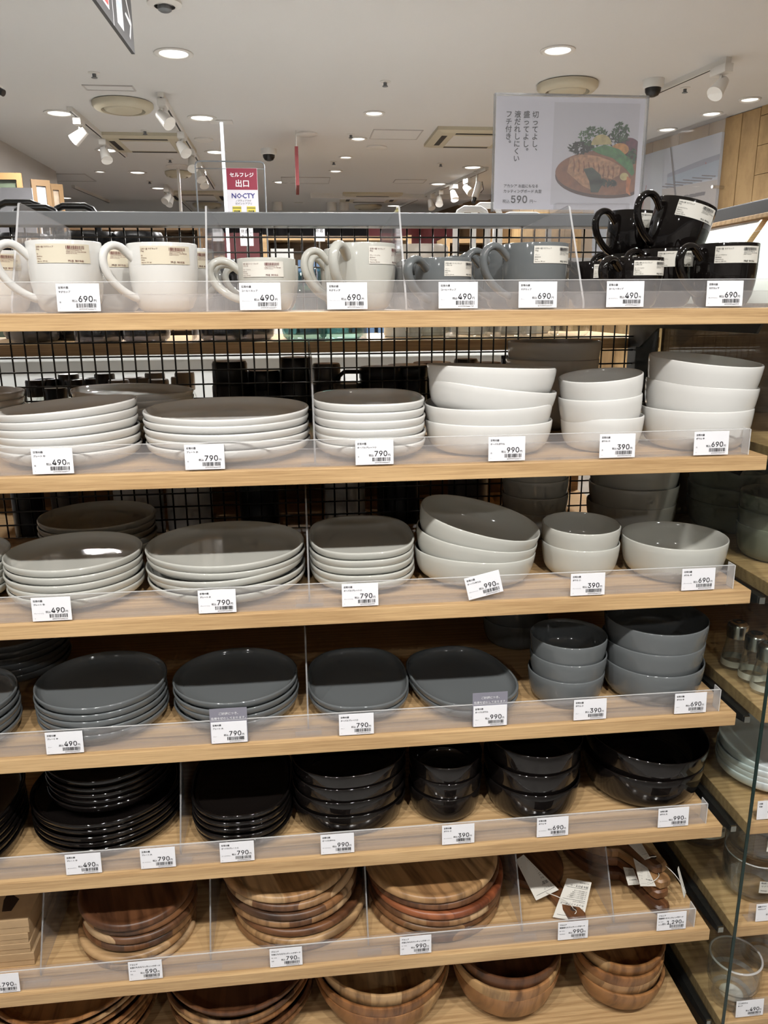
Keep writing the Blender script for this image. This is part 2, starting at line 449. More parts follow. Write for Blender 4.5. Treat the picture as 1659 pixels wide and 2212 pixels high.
# acrylic dividers standing on the shelves
def divider(s, X, yf, ytop, ztop, yback, zback, label):
    z = ZT[s]+0.0008
    pts = [(yf, z), (yf-0.0, z+0.008), (ytop, ztop), (ytop+0.004, ztop+0.002), (yback-0.003, zback+0.002), (yback, zback-0.004), (yback, z)]
    o = MB().prism(pts, 0, X-0.0012, X+0.0012).build('shelf_divider', [M['acrylic']])
    tag(o, label, 'divider', 'clear acrylic shelf dividers')
    e = MB()
    w = 0.00125
    for a, b in zip(pts[:3], pts[1:4]):
        e.box(0, 0, 0, 0, 0, 0) if False else None
        d = Vector((0, b[0]-a[0], b[1]-a[1])); n = Vector((0, -d.z, d.y)).normalized()*-0.0007
        A = Vector((0, a[0], a[1])); B = Vector((0, b[0], b[1]))
        e.add([(X-w, *(A+n)[1:]), (X+w, *(A+n)[1:]), (X+w, *(B+n)[1:]), (X-w, *(B+n)[1:]), (X-w, *A[1:]), (X+w, *A[1:]), (X+w, *B[1:]), (X-w, *B[1:])],
              [(0, 1, 2, 3), (0, 3, 7, 4), (1, 5, 6, 2)])
    e.build('polished_edge_gleam', M['edgegleam'] if s == 1 else M['acrylicedge'], o)  # edge gleam painted by material, paler on the top shelf
    MB().box(X-0.019, X+0.019, 0.011, 0.023, z+0.001, z+0.0022).add([(X-0.019, 0.0113, z+0.002), (X+0.019, 0.0113, z+0.002), (X+0.019, 0.0113, z+0.018), (X-0.019, 0.0113, z+0.018)], [(0, 1, 2, 3)]).build('foot_clip', M['rail'], o)
    return o
divider(1, -0.349, 0.034, 0.106, 1.629, 0.335, 1.618, 'clear acrylic divider beside the leftmost white mug')
divider(1, -0.112, 0.034, 0.092, 1.625, 0.335, 1.614, 'clear acrylic divider between white mugs and grey-beige cups')
divider(1, 0.142, 0.034, 0.105, 1.627, 0.335, 1.615, 'clear acrylic divider between grey-beige mug and grey cup')
divider(1, 0.380, 0.034, 0.110, 1.630, 0.350, 1.620, 'clear acrylic divider between grey mug and black cups')
for s, X, lab in ((2, 0.018, 'beside the white oval plates'), (3, 0.004, 'beside the grey-beige oval plates'), (4, -0.004, 'beside the slate grey oval plates'),
                  (5, -0.203, 'between black round and black oval plates'), (6, -0.430, 'between the kraft boxes and small wooden boards'), (6, -0.171, 'between the small and medium round wooden boards'),
                  (6, 0.080, 'between the medium and large round wooden boards'), (6, 0.335, 'between large round boards and paddle boards'), (6, 0.492, 'between the two groups of paddle boards')):
    divider(s, X, 0.032, 0.10, ZT[s]+0.135, 0.33, ZT[s]+0.150, 'clear acrylic divider '+lab)

# ------------------------------------------------------------------ dishes
def plate_prof(r, h):
    return [(0, .0022), (.60*r, .0022), (.62*r, 0), (.68*r, 0), (.72*r, .0025), (.86*r, .0062), (.94*r, .0105), (.982*r, .0150), (r, h-.0025), (r-.0003, h-.0008), (r-.0016, h), (r-.0032, h-.0010), (.960*r, h*.72), (.92*r, h*.54), (.84*r, .0092), (.6*r, .0082), (0, .0078)]
def bowl_prof(r, h):
    out = [(.69, 0), (.81, .07), (.885, .18), (.932, .31), (.952, .43), (.976, .60), (.993, .80)]
    inn = [(.960, .80), (.942, .60), (.915, .43), (.87, .30), (.79, .20), (.66, .15)]
    return [(0, .003), (.58*r, .003), (.60*r, 0)]+[(a*r, b*h) for a, b in out]+[(r, h-.0018), (r-.0005, h-.0004), (r-.0014, h), (r-.0026, h-.0012)]+[(a*r, b*h) for a, b in inn]+[(0, .13*h)]
KINDS = {'plate_m': ('medium round plate', .095, .024, .0108, (1, 1), 2, plate_prof), 'plate_l': ('large round plate', .116, .024, .0108, (1, 1), 2, plate_prof),
         'oval_plate': ('small oval plate', .080, .024, .0112, (1, 1.30), 2.5, plate_prof), 'oval_bowl': ('oval bowl', .092, .046, .025, (1, .86), 2.2, bowl_prof),
         'bowl_s': ('small round bowl', .0595, .050, .0285, (1, 1), 2, bowl_prof), 'bowl_m': ('medium round bowl', .079, .059, .034, (1, 1), 2, bowl_prof),
         'bowl_l': ('large round bowl', .101, .065, .036, (1, 1), 2, bowl_prof)}
NAMES = {'plate_m': 'dinner_plate', 'plate_l': 'dinner_plate', 'oval_plate': 'oval_plate', 'oval_bowl': 'oval_bowl', 'bowl_s': 'bowl', 'bowl_m': 'bowl', 'bowl_l': 'bowl'}
CW = {'white': 'white', 'beige': 'grey-beige', 'grey': 'slate grey', 'dark': 'dark brown', 'green': 'olive grey', 'blueplate': 'pale blue-white'}
_dish = {}
def dish_mesh(kind, colour):
    k = (kind, colour)
    if k not in _dish:
        nm, r, h, sp, ab, n, pf = KINDS[kind]
        _dish[k] = MB().lathe(pf(r, h), 64, ab, n).mesh(NAMES[kind], M[colour], 55)
    return _dish[k]
ORD = ['topmost', 'second from top', 'third from top', 'fourth from top', 'fifth from top', 'sixth from top', 'seventh from top']
def order(i, n):
    """i counts from the top"""
    if n == 1: return 'standing alone'
    if i == n-1: return 'lowest'
    return ORD[i]
def stack(kind, colour, s, X, Y, n, where, tilts=(), rotz=0.0, jit=0.0012, sp=None, dz=0.0, zbase=None, offs=None):
    nm, r, h, spc, ab, en, pf = KINDS[kind]
    sp = sp or spc
    z = (ZT[s] if zbase is None else zbase)+0.0006
    rnd = random.Random(hash((kind, colour, s, n)) % 999 if False else int(X*1000)+s*77+n)
    for i in range(n):
        k = n-1-i                                     # index from the top
        tx, ty = tilts[k] if k < len(tilts) else (0, 0)
        o = bpy.data.objects.new(NAMES[kind], dish_mesh(kind, colour)); COL.objects.link(o)
        ox, oy = (offs[k] if offs and k < len(offs) else (rnd.uniform(-jit, jit), rnd.uniform(-jit, jit)))
        lift = r*0.70*(abs(math.sin(math.radians(tx)))+abs(math.sin(math.radians(ty)))) if i == 0 else 0
        o.location = (X+ox, Y+oy, z+lift)
        o.rotation_euler = (math.radians(tx), math.radians(ty), rotz if en != 2 else rnd.uniform(0, 6))
        if en == 2:
            o.rotation_euler = (Euler((math.radians(tx), math.radians(ty), 0)).to_matrix() @ Euler((0, 0, rnd.uniform(0, 6))).to_matrix()).to_euler()
        od = order(k, n)
        lab = f'{CW[colour]} {nm}, {od} in {where}' if n > 1 else f'{CW[colour]} {nm} standing alone {where}'
        tag(o, lab, 'bowl' if 'bowl' in kind else 'plate', f'{CW[colour]} {nm}s in {where}' if n > 1 else None)
        z += sp + lift*0.5
    return z
FS = 'the front stack'
RS = 'the rear stack'
# white shelf
stack('plate_m', 'white', 2, -.318, .108, 6, FS, [(0, -4.2), (0, -3.4), (0, -2.6), (0, -1.6), (0, -.6)])
stack('plate_m', 'white', 2, -.268, .302, 6, RS, [(0, 2)])
stack('plate_m', 'white', 2, -.535, .30, 6, 'the stack at the far left')
stack('plate_l', 'white', 2, -.103, .124, 5, 'its stack', [(1, 0)])
stack('oval_plate', 'white', 2, .098, .118, 6, FS)
stack('oval_plate', 'white', 2, .118, .335, 6, RS) if False else None
stack('oval_bowl', 'white', 2, .272, .105, 4, 'its stack', [(-2, 2), (0, 7), (2, -1), (0, 0)], rotz=-.12)
stack('bowl_m', 'white', 2, .436, .322, 4, RS, sp=.0285)
stack('bowl_s', 'white', 2, .438, .094, 3, 'its stack', [(3, -6), (1, -4)])
stack('bowl_m', 'white', 2, .584, .094, 3, FS, [(4, 4), (1, 4.5), (0, 0)])
# grey-beige shelf
stack('plate_m', 'beige', 3, -.522, .12, 5, 'the stack at the left picture edge')
stack('plate_m', 'beige', 3, -.331, .112, 5, FS)
stack('plate_m', 'beige', 3, -.348, .316, 5, RS)
stack('plate_l', 'beige', 3, -.116, .124, 5, FS, [(0, 0), (0, 0), (0, -2)])
stack('oval_plate', 'beige', 3, .086, .138, 5, 'its stack')
stack('oval_bowl', 'beige', 3, .255, .112, 3, 'its stack', [(4, 13), (2, 8), (0, 2)], rotz=-.25)
stack('bowl_s', 'beige', 3, .426, .115, 2, FS, [(2, 0)])
stack('bowl_s', 'beige', 3, .415, .325, 5, RS)
stack('bowl_m', 'beige', 3, .567, .094, 1, 'at the end of its shelf')
stack('bowl_m', 'beige', 3, .596, .318, 4, RS)
# slate grey shelf
stack('plate_m', 'grey', 4, -.520, .075, 5, 'the stack at the left picture edge')
stack('plate_m', 'grey', 4, -.51, .30, 6, RS)
stack('plate_m', 'grey', 4, -.311, .103, 5, 'the stack left of the sold-out card')
stack('plate_m', 'grey', 4, -.112, .113, 4, 'the stack behind the sold-out card')
stack('oval_plate', 'grey', 4, .076, .128, 2, 'the pile beside the divider')
stack('oval_plate', 'grey', 4, .240, .115, 2, 'the pile beside the small bowls', [(0, 0)], rotz=.22)
stack('bowl_s', 'grey', 4, .405, .086, 3, FS)
stack('bowl_s', 'grey', 4, .382, .30, 5, RS)
stack('bowl_m', 'grey', 4, .548, .092, 3, 'its stack')
# dark brown shelf
stack('oval_plate', 'dark', 5, -.533, .10, 6, 'the stack at the left picture edge')
zt = stack('plate_l', 'dark', 5, -.329, .143, 5, 'the stack carrying medium plates')
stack('plate_m', 'dark', 5, -.323, .143, 5, 'the stack set on large plates', zbase=zt+.003)
stack('oval_plate', 'dark', 5, -.113, .124, 5, 'the stack beside the oval bowls')
stack('oval_bowl', 'dark', 5, .058, .108, 4, 'its stack', [(2, -1), (1, 0)], rotz=.1)
stack('bowl_s', 'dark', 5, .216, .104, 3, 'its stack')
stack('bowl_m', 'dark', 5, .361, .104, 3, 'its stack', [(0, 1)])
stack('bowl_l', 'dark', 5, .565, .132, 2, 'its stack', [(2, 3)])

# ------------------------------------------------------------------ mugs and cups
def mug_prof(r, h):
    return [(0, .003), (.52*r, .003), (.55*r, 0), (.64*r, 0), (.78*r, .005), (.90*r, .017), (.965*r, .034), (.99*r, h*.6), (r, h-.0012), (r-.0006, h-.0002), (r-.0016, h), (r-.0028, h-.0008), (r-.0034, h*.6), (.88*r, .034), (.80*r, .018), (.6*r, .008), (0, .0075)]
def handle_path(r, h):
    pts = [(-.006, .74), (.003, .85), (.012, .935), (.022, .955), (.031, .90), (.0355, .79), (.035, .66), (.030, .52), (.021, .39), (.009, .28), (-.007, .19)]
    P = [Vector((r+a, 0, h*b)) for a, b in pts]
    out = []
    for i in range(len(P)-1):                          # Catmull-Rom
        p0, p1, p2, p3 = P[max(i-1, 0)], P[i], P[i+1], P[min(i+2, len(P)-1)]
        for k in range(3):
            t = k/3
            out.append(0.5*((2*p1)+(-p0+p2)*t+(2*p0-5*p1+4*p2-p3)*t*t+(-p0+3*p1-3*p2+p3)*t**3))
    out.append(P[-1])
    return out
JP = {'white': ('白', 'White'), 'beige': ('グレーベージュ', 'Grey beige'), 'grey': ('グレー', 'Grey'), 'dark': ('ダークブラウン', 'Dark brown')}
def sticker(kind, colour):
    """printing of a mug sticker, width 1, origin at its lower left corner"""
    p = MB(); big = kind == 'mug'
    p.text('日常の器 '+('マグカップ' if big else 'コーヒーカップ'), .02, .27, .036, off=.006)
    p.text('Mug' if big else 'Coffee cup', .02, .232, .036, off=.006)
    ml = '380 mL' if big else '250 mL'
    for i, t in enumerate((JP[colour][0], '約'+ml.replace(' ', ''), JP[colour][1], 'Approx. '+ml)):
        p.text(t, .02, .15-.042*i, .031, off=.004)
    p.bars(.56, .90, .245, .305, seed=3)
    p.text('4550583444174', .57, .218, .034)
    p.text('中国製 MADE IN CHINA 素材/磁器', .56, .188, .024)
    p.text('BASE/PORCELAIN', .56, .162, .024)
    p.text('MUJI', .58, .022, .048, off=.014)
    p.text('無印良品', .70, .022, .040, off=.008)
    return p
_mug = {}
def mug(kind, colour, X, Y, hand, lab_ang, label, tilt=(0, 0), Z=None, grp=None):
    r, h = (.045, .086) if kind == 'mug' else (.0385, .067)
    key = (kind, colour)
    if key not in _mug:
        body = MB().lathe(mug_prof(r, h), 48).mesh('body', M[colour], 50)
        hm = MB().tube(handle_path(r, h), .0060, 12, flatx=(1.15, .85)).mesh('handle', M[colour], True)
        w = .066 if kind == 'mug' else .057; hh = w*.335; R = r*.996
        lm = MB(); N = 16
        for i in range(N+1):
            for j in range(2): lm.v.append((i/N*w-w/2, 0, j*hh))
        lm.f = [(2*i, 2*i+2, 2*i+3, 2*i+1) for i in range(N)]; lm.m = [0]*N
        z0 = h-hh-.005
        def wrap(d):
            def fn(p):
                a = p[0]/R-math.pi/2; return ((R+d)*math.cos(a), (R+d)*math.sin(a), z0+p[2])
            return fn
        sm = lm.mesh('sticker', M['label'] if colour in ('white',) else M['labelgrey'], True, wrap(.0006))
        pr_ = sticker(kind, colour)
        pr_.v = [((p[0]-.5)*w, 0, p[2]*w) for p in pr_.v]
        pm = pr_.mesh('printing', M['inkred'] if colour in ('white', 'beige') else M['ink'], False, wrap(.0010))
        _mug[key] = (body, hm, sm, pm)
    b, hm, sm, pm = _mug[key]
    o = thing('mug' if kind == 'mug' else 'coffee_cup', label, 'mug' if kind == 'mug' else 'cup', (X, Y, (ZT[1]+.0006) if Z is None else Z), (math.radians(tilt[0]), math.radians(tilt[1]), 0), grp or f'{CW[colour]} {"mugs" if kind=="mug" else "coffee cups"}')
    obj('body', b, o)
    obj('handle', hm, o, rot=(0, 0, math.radians(hand)))
    if lab_ang is not None:
        st = obj('sticker', sm, o, rot=(0, 0, math.radians(lab_ang+90)))
        obj('printing', pm, st)
    return o
def px(x, Y, Z=1.54):                                  # world X of a picture column at depth Y
    return at(x, 560, Y=Y).x
CWB = dict(CW, dark='black')
def row(kind, colour, xc, ys, hand, lab, hand2=None):
    X = px(xc, ys[0])
    ords = ['front', 'second', 'third', 'rearmost'] if len(ys) == 4 else ['front', 'second', 'rearmost'] if len(ys) == 3 else ['front', 'rear']
    for i, y in enumerate(ys):
        nm = 'mug' if kind == 'mug' else 'coffee cup'
        mug(kind, colour, X+(0 if i == 0 else .004*(-1)**i), y, hand if i == 0 else (hand2 or hand)+3*i, lab,
            f'{CWB[colour]} {nm} with paper sticker, {ords[i]} one of its row')
X = px(141, .07)
mug('mug', 'white', X, .070, 208, -78, 'white mug with cream sticker, front left beside the first divider')
mug('mug', 'white', X+.030, .175, 200, -80, 'white mug half hidden behind the front left white mug')
X = px(352, .105)
mug('mug', 'white', X, .105, 214, -76, 'white mug with cream sticker, front one beside the second divider')
mug('mug', 'white', X+.012, .205, 205, -60, 'white mug half hidden behind the one beside the second divider')
mug('mug', 'white', px(-8, .25), .25, 190, -70, 'white mug cut by the left picture edge behind the divider')
row('cup', 'beige', 575, [.095, .185, .275], 187, -97)
row('mug', 'beige', 783, [.105, .20, .295, .38], 238, -42, 200)
row('cup', 'grey', 957, [.095, .185, .275], 222, -55)
row('mug', 'grey', 1155, [.10, .20, .30, .385], 196, -66)
mug('cup', 'dark', px(1372, .09), .090, 214, -72, 'black coffee cup with paper sticker in front of the black mugs')
mug('cup', 'dark', px(1286, .19), .190, 205, -70, 'black coffee cup half hidden behind the divider')
X = px(1565, .10)
mug('mug', 'dark', X, .10, 196, -93, 'black mug with sticker at the right end of the mug shelf')
XA, XB = px(1440, .205), px(1362, .318)
mug('mug', 'dark', XA, .205, 200, -90, 'black mug half hidden behind the right end mug')
mug('mug', 'dark', XB, .318, 200, -90, 'black mug at the rear under the upright black mug')
mug('mug', 'dark', XA+.002, .203, 190, -88, 'tilted black mug lying on top of the other black mugs', (0, 15), ZT[1]+.069)
mug('mug', 'dark', XB, .318, 196, -66, 'upright black mug perched behind the tilted black mug', (0, 4), ZT[1]+.066)

# ------------------------------------------------------------------ price tags
TW, THh = .0505, .0325
def price_tag(s, pxl, l1, l2, colour, price, label, rot=0.0, small=False, dx=0.0, dz=0.0, X=None, sold=False):
    X = at(pxl, 0, Y=.006).x if X is None else X
    c = ZT[s]+.0185
    # the picture column at the height of the tag
    if pxl is not None:
        d = CAM
        X = _solve_x(pxl, .006, c)
    card = MB().bev(-TW/2, TW/2, -.0004, .0004, -THh/2, THh/2, .0003).build('price_tag', M['paper'])
    p = MB()
    def T(t, u, v, size, off=0.0, al='L'): p.text(t, (u-.5)*TW, (.5-v)*THh, size*TW, -.0008, off=off, align=al)
    T(l1, .05, .175, .060, .012)
    if small:
        T(l2, .05, .33, .060, .012); T('幅約・直径約', .05, .50, .028); T(colour, .05, .68, .038)
    else:
        T(l2, .05, .325, .056, .012); T(colour, .055, .69, .036 if len(colour) > 2 else .045)
    T('1', .06, .90, .035)
    T(price, .835, .655, .195, .012, 'R'); T('円', .85, .655, .070, .006)
    w = glyphs(price, .012)[2]*.195
    T('税込', .825-w, .655, .066, .006, 'R')
    p.bars((.44-.5)*TW, (.91-.5)*TW, (.5-.865)*THh, (.5-.71)*THh, -.0008, seed=int(pxl or 5)+s*31)
    T('4550583444%03d' % ((abs(int(pxl or 7))*7+s*53) % 900+100), .50, .945, .050)
    p.build('printing', M['ink'], card)
    card.location = (X+dx, .0066, c+dz); card.rotation_euler = (math.radians(-4), rot, 0)
    tag(card, label, 'price tag', 'white price tags')
    if sold:
        g = MB().bev(-TW/2-.001, TW/2+.001, -.0003, .0003, -THh/2, THh/2+.020, .0003).build('sold_out_card', M['greycard'])
        q = MB()
        q.text('ご好評につき、', 0, THh/2+.0105, .0044, -.0007, off=.006, align='C')
        q.text('在庫を切らしております。', 0, THh/2+.0035, .0043, -.0007, off=.006, align='C')
        q.build('printing', M['inkwhite'], g)
        g.location = (X, .0076, c); g.rotation_euler = (math.radians(-4), 0, 0)
        tag(g, 'grey-violet sold-out card behind the '+sold, 'notice card', 'sold-out cards')
    return card
def _solve_x(pxl, Y, Z):
    """world X whose point (X, Y, Z) falls on picture column pxl"""
    a, b = -3.0, 3.0
    def col(X):
        d = np.array([X, Y, Z])-CAM; return W/2+F*(d@_r)/(d@_f)
    for _ in range(40):
        m = (a+b)/2
        if col(m) < pxl: a = m
        else: b = m
    return (a+b)/2
D = '日常の器'
MG, CC, PM, PL, OP, OB, BS, BM_, BL = 'マグカップ', 'コーヒーカップ', 'プレート 中', 'プレート 大', 'オーバルプレート小', 'オーバルボウル', 'ボウル 小', 'ボウル 中', 'ボウル 大'
EN = {MG: 'mugs', CC: 'coffee cups', PM: 'medium plates', PL: 'large plates', OP: 'oval plates', OB: 'oval bowls', BS: 'small bowls', BM_: 'medium bowls', BL: 'large bowls'}
TAGS = {
 1: [(169, MG, '690', 'white'), (562, CC, '490', 'beige'), (750, MG, '690', 'beige'), (990, CC, '490', 'grey'), (1162, MG, '690', 'grey'), (1351, CC, '490', 'dark'), (1566, MG, '690', 'dark')],
 2: [(113, PM, '490', 'white'), (442, PL, '790', 'white'), (809, OP, '790', 'white'), (1095, OB, '990', 'white'), (1334, BS, '390', 'white'), (1537, BM_, '690', 'white')],
 3: [(111, PM, '490', 'beige'), (469, PL, '790', 'beige'), (778, OP, '790', 'beige'), (1045, OB, '990', 'beige'), (1270, BS, '390', 'beige'), (1509, BM_, '690', 'beige')],
 4: [(139, PM, '490', 'grey'), (495, PL, '790', 'grey'), (770, OP, '790', 'grey'), (1059, OB, '990', 'grey'), (1275, BS, '390', 'grey'), (1492, BM_, '690', 'grey')],
 5: [(180, PM, '490', 'dark'), (341, PL, '790', 'dark'), (512, OP, '790', 'dark'), (729, OB, '990', 'dark'), (990, BS, '390', 'dark'), (1194, BM_, '690', 'dark'), (1455, BL, '990', 'dark')]}
for s, lst in TAGS.items():
    for x, it, price, c in lst:
        tilted = (s == 3 and it == OB)
        sold = f'{price} yen tag of the slate grey {EN[it]}' if s == 4 and it in (PL, OB) else False
        price_tag(s, x, D, it, JP[c][0], price, f'{"crooked " if tilted else ""}white price tag reading {price} yen for the {CWB[c] if s == 1 else CW[c]} {EN[it]}',
                  rot=math.radians(-13) if tilted else 0.0, dz=.006 if tilted else 0.0, sold=sold)
A = 'アカシア'
for x, l1, l2, c, price, lab in ((4, 'ステンレス', 'テーブルナイフ', '', '790', 'white price tag reading 790 yen beside the kraft boxes'),
    (314, A, 'お皿にもなるカッティングボード', '丸型', '590', 'white price tag reading 590 yen under the small round wooden boards'),
    (618, A, 'お皿にもなるカッティングボード', '丸型', '790', 'white price tag reading 790 yen under the medium round wooden boards'),
    (898, A, 'お皿にもなるカッティングボード', '丸型', '990', 'white price tag reading 990 yen under the large round wooden boards'),
    (1238, A, '両面使えるカッティングボード', '持ち手付き', '990', 'white price tag reading 990 yen under the small paddle board'),
    (1451, A, '両面使えるカッティングボード', '持ち手付き', '1,290', 'white price tag reading 1,290 yen under the piled paddle boards')):
    price_tag(6, x, l1, l2, c, price, lab, small=True)
# ------------------------------------------------------------------ wooden boards, boxes and bowls
def board_prof(r, t=.0142):
    return [(0, 0), (.92*r, 0), (r-.0035, .0008), (r-.0008, .0030), (r, .0060), (r-.0002, .0095), (r-.0018, .0130), (r-.005, t), (r-.009, t-.0006), (r-.014, t-.0028), (r-.019, t-.0034), (0, t-.0034)]
def board_stack(X, Y, r, n, word, mats, offs, sp=.0146, tilt=None):
    me = {}
    z = ZT[6]+.0006
    for i in range(n):
        k = n-1-i
        mk = mats[k % len(mats)]
        if mk not in me: me[mk] = MB().lathe(board_prof(r), 72).mesh('round_board', M[mk], 50)
        o = obj('round_board', me[mk], None, (X+offs[k % len(offs)][0], Y+offs[k % len(offs)][1], z))
        tx, ty = (tilt or {}).get(k, (0, 0))
        o.rotation_euler = (math.radians(tx), math.radians(ty), 0.4+0.9*k)
        o.rotation_euler = (Euler((math.radians(tx), math.radians(ty), 0)).to_matrix() @ Euler((0, 0, (.35, -.5, .9, .1, 1.4, -1.0, .6)[k % 7])).to_matrix()).to_euler()
        tag(o, f'{word} round acacia cutting board, {order(k, n)} in its stack', 'cutting board', f'{word} round acacia boards')
        z += sp+(r*math.sin(math.radians(abs(tx)+abs(ty)))*.5 if (tx or ty) else 0)
board_stack(-.295, .118, .092, 6, 'small', ['acaciadark', 'acacia', 'acacia', 'acacia', 'acaciapale', 'acacia'], [(0, 0), (.003, .004), (.004, .002), (.002, .004), (-.004, -.004), (0, -.002)], tilt={0: (1.5, 0)})
board_stack(-.036, .142, .113, 7, 'medium', ['acaciapale', 'acacia', 'acacia', 'acacia', 'acaciadark', 'acaciapale', 'acacia'], [(-.014, .008), (-.008, .006), (-.006, .002), (-.006, .004), (.004, 0), (.008, -.004), (.004, 0)])
board_stack(.204, .137, .117, 6, 'large', ['acaciapale', 'acaciadark', 'acaciared', 'acacia', 'acacia', 'acacia'], [(-.006, .004), (-.002, .006), (.004, 0), (.004, .002), (.002, .004), (0, 0)])

def wood_bowl_prof(r, h):
    return [(0, .004), (.45*r, .004), (.47*r, 0), (.54*r, 0), (.70*r, .006), (.85*r, h*.30), (.94*r, h*.60), (r, h-.004), (r-.0008, h-.001), (r-.003, h), (r-.0062, h-.001), (r-.0075, h-.004), (.88*r, h*.60), (.78*r, h*.32), (.6*r, .014), (0, .012)]
def wood_stack(X, Y, r, h, n, sp, word, kind, mk, tilt=()):
    me = MB().lathe(wood_bowl_prof(r, h), 72).mesh('wooden_'+kind, M[mk[0]], 50)
    z = ZT[7]+.0006
    for i in range(n):
        k = n-1-i
        m2 = mk[k % len(mk)]
        if m2 != mk[0]:
            mm = me.copy(); mm.materials.clear(); mm.materials.append(M[m2])
        else: mm = me
        o = obj('wooden_'+kind, mm, None, (X+.003*math.sin(5*k), Y+.002*math.cos(3*k), z), (math.radians(tilt[k][0]) if k < len(tilt) else 0, math.radians(tilt[k][1]) if k < len(tilt) else 0, 0.15*k))
        tag(o, f'{word} acacia wood {kind}, {order(k, n)} in its stack', kind, f'{word} acacia wood {kind}s')
        z += sp
wood_stack(-.422, .150, .138, .034, 8, .0125, 'wide', 'plate', ['acaciabowl', 'acaciapale', 'acaciabowl'])
wood_stack(-.140, .148, .128, .042, 5, .0150, 'deep-rimmed', 'plate', ['acaciadark', 'acacia', 'acaciabowl'])
wood_stack(.112, .130, .121, .072, 3, .022, 'large', 'bowl', ['acaciapale', 'acaciabowl', 'acaciabowl'])
wood_stack(.334, .112, .097, .074, 3, .021, 'medium', 'bowl', ['acaciadark', 'acaciabowl', 'acaciabowl'])
wood_stack(.535, .097, .080, .058, 4, .0195, 'small', 'bowl', ['acaciabowl', 'acaciabowl', 'acaciapale', 'acaciabowl'])

# kraft boxes at the left end of the board shelf
for i, (x1, h) in enumerate(((-.4455, .024), (-.449, .0185), (-.450, .0185), (-.4465, .026))):
    z0 = ZT[6]+.0006+(0, .0242, .0429, .0616)[i]
    b = thing('kraft_box', f'brown kraft cutlery box, {("lowest", "second lowest", "second highest", "topmost")[i]} of the four', 'box', (0, 0, z0), group='kraft cutlery boxes')
    MB().bev(-.66, x1-.001, .056, .30, 0, h*.45, .0008).build('tray', M['kraft'], b)
    lid = MB().bev(-.661, x1, .055, .301, h*.42, h, .0010).build('lid', M['kraft'], b)
    if i == 3:
        MB().add([(p[0], p[1], h+.0003) for p in ((-.492, .075), (-.478, .075), (-.474, .100), (-.486, .11), (-.476, .22), (-.490, .22), (-.498, .10))], [tuple(range(7))]).build('window', M['hole'], lid)
        t = MB()
        for k, (s_, sz) in enumerate((('テーブルナイフ', .006), ('ステンレス', .005), ('約長さ21cm', .004), ('MUJI 無印良品', .006), ('790円', .006))):
            t.text(s_, -.468, .20-.022*k, sz*.55)
        t.build('printing', M['inkgrey'], lid, fn=lambda p: (p[0], p[2], h+.0004))

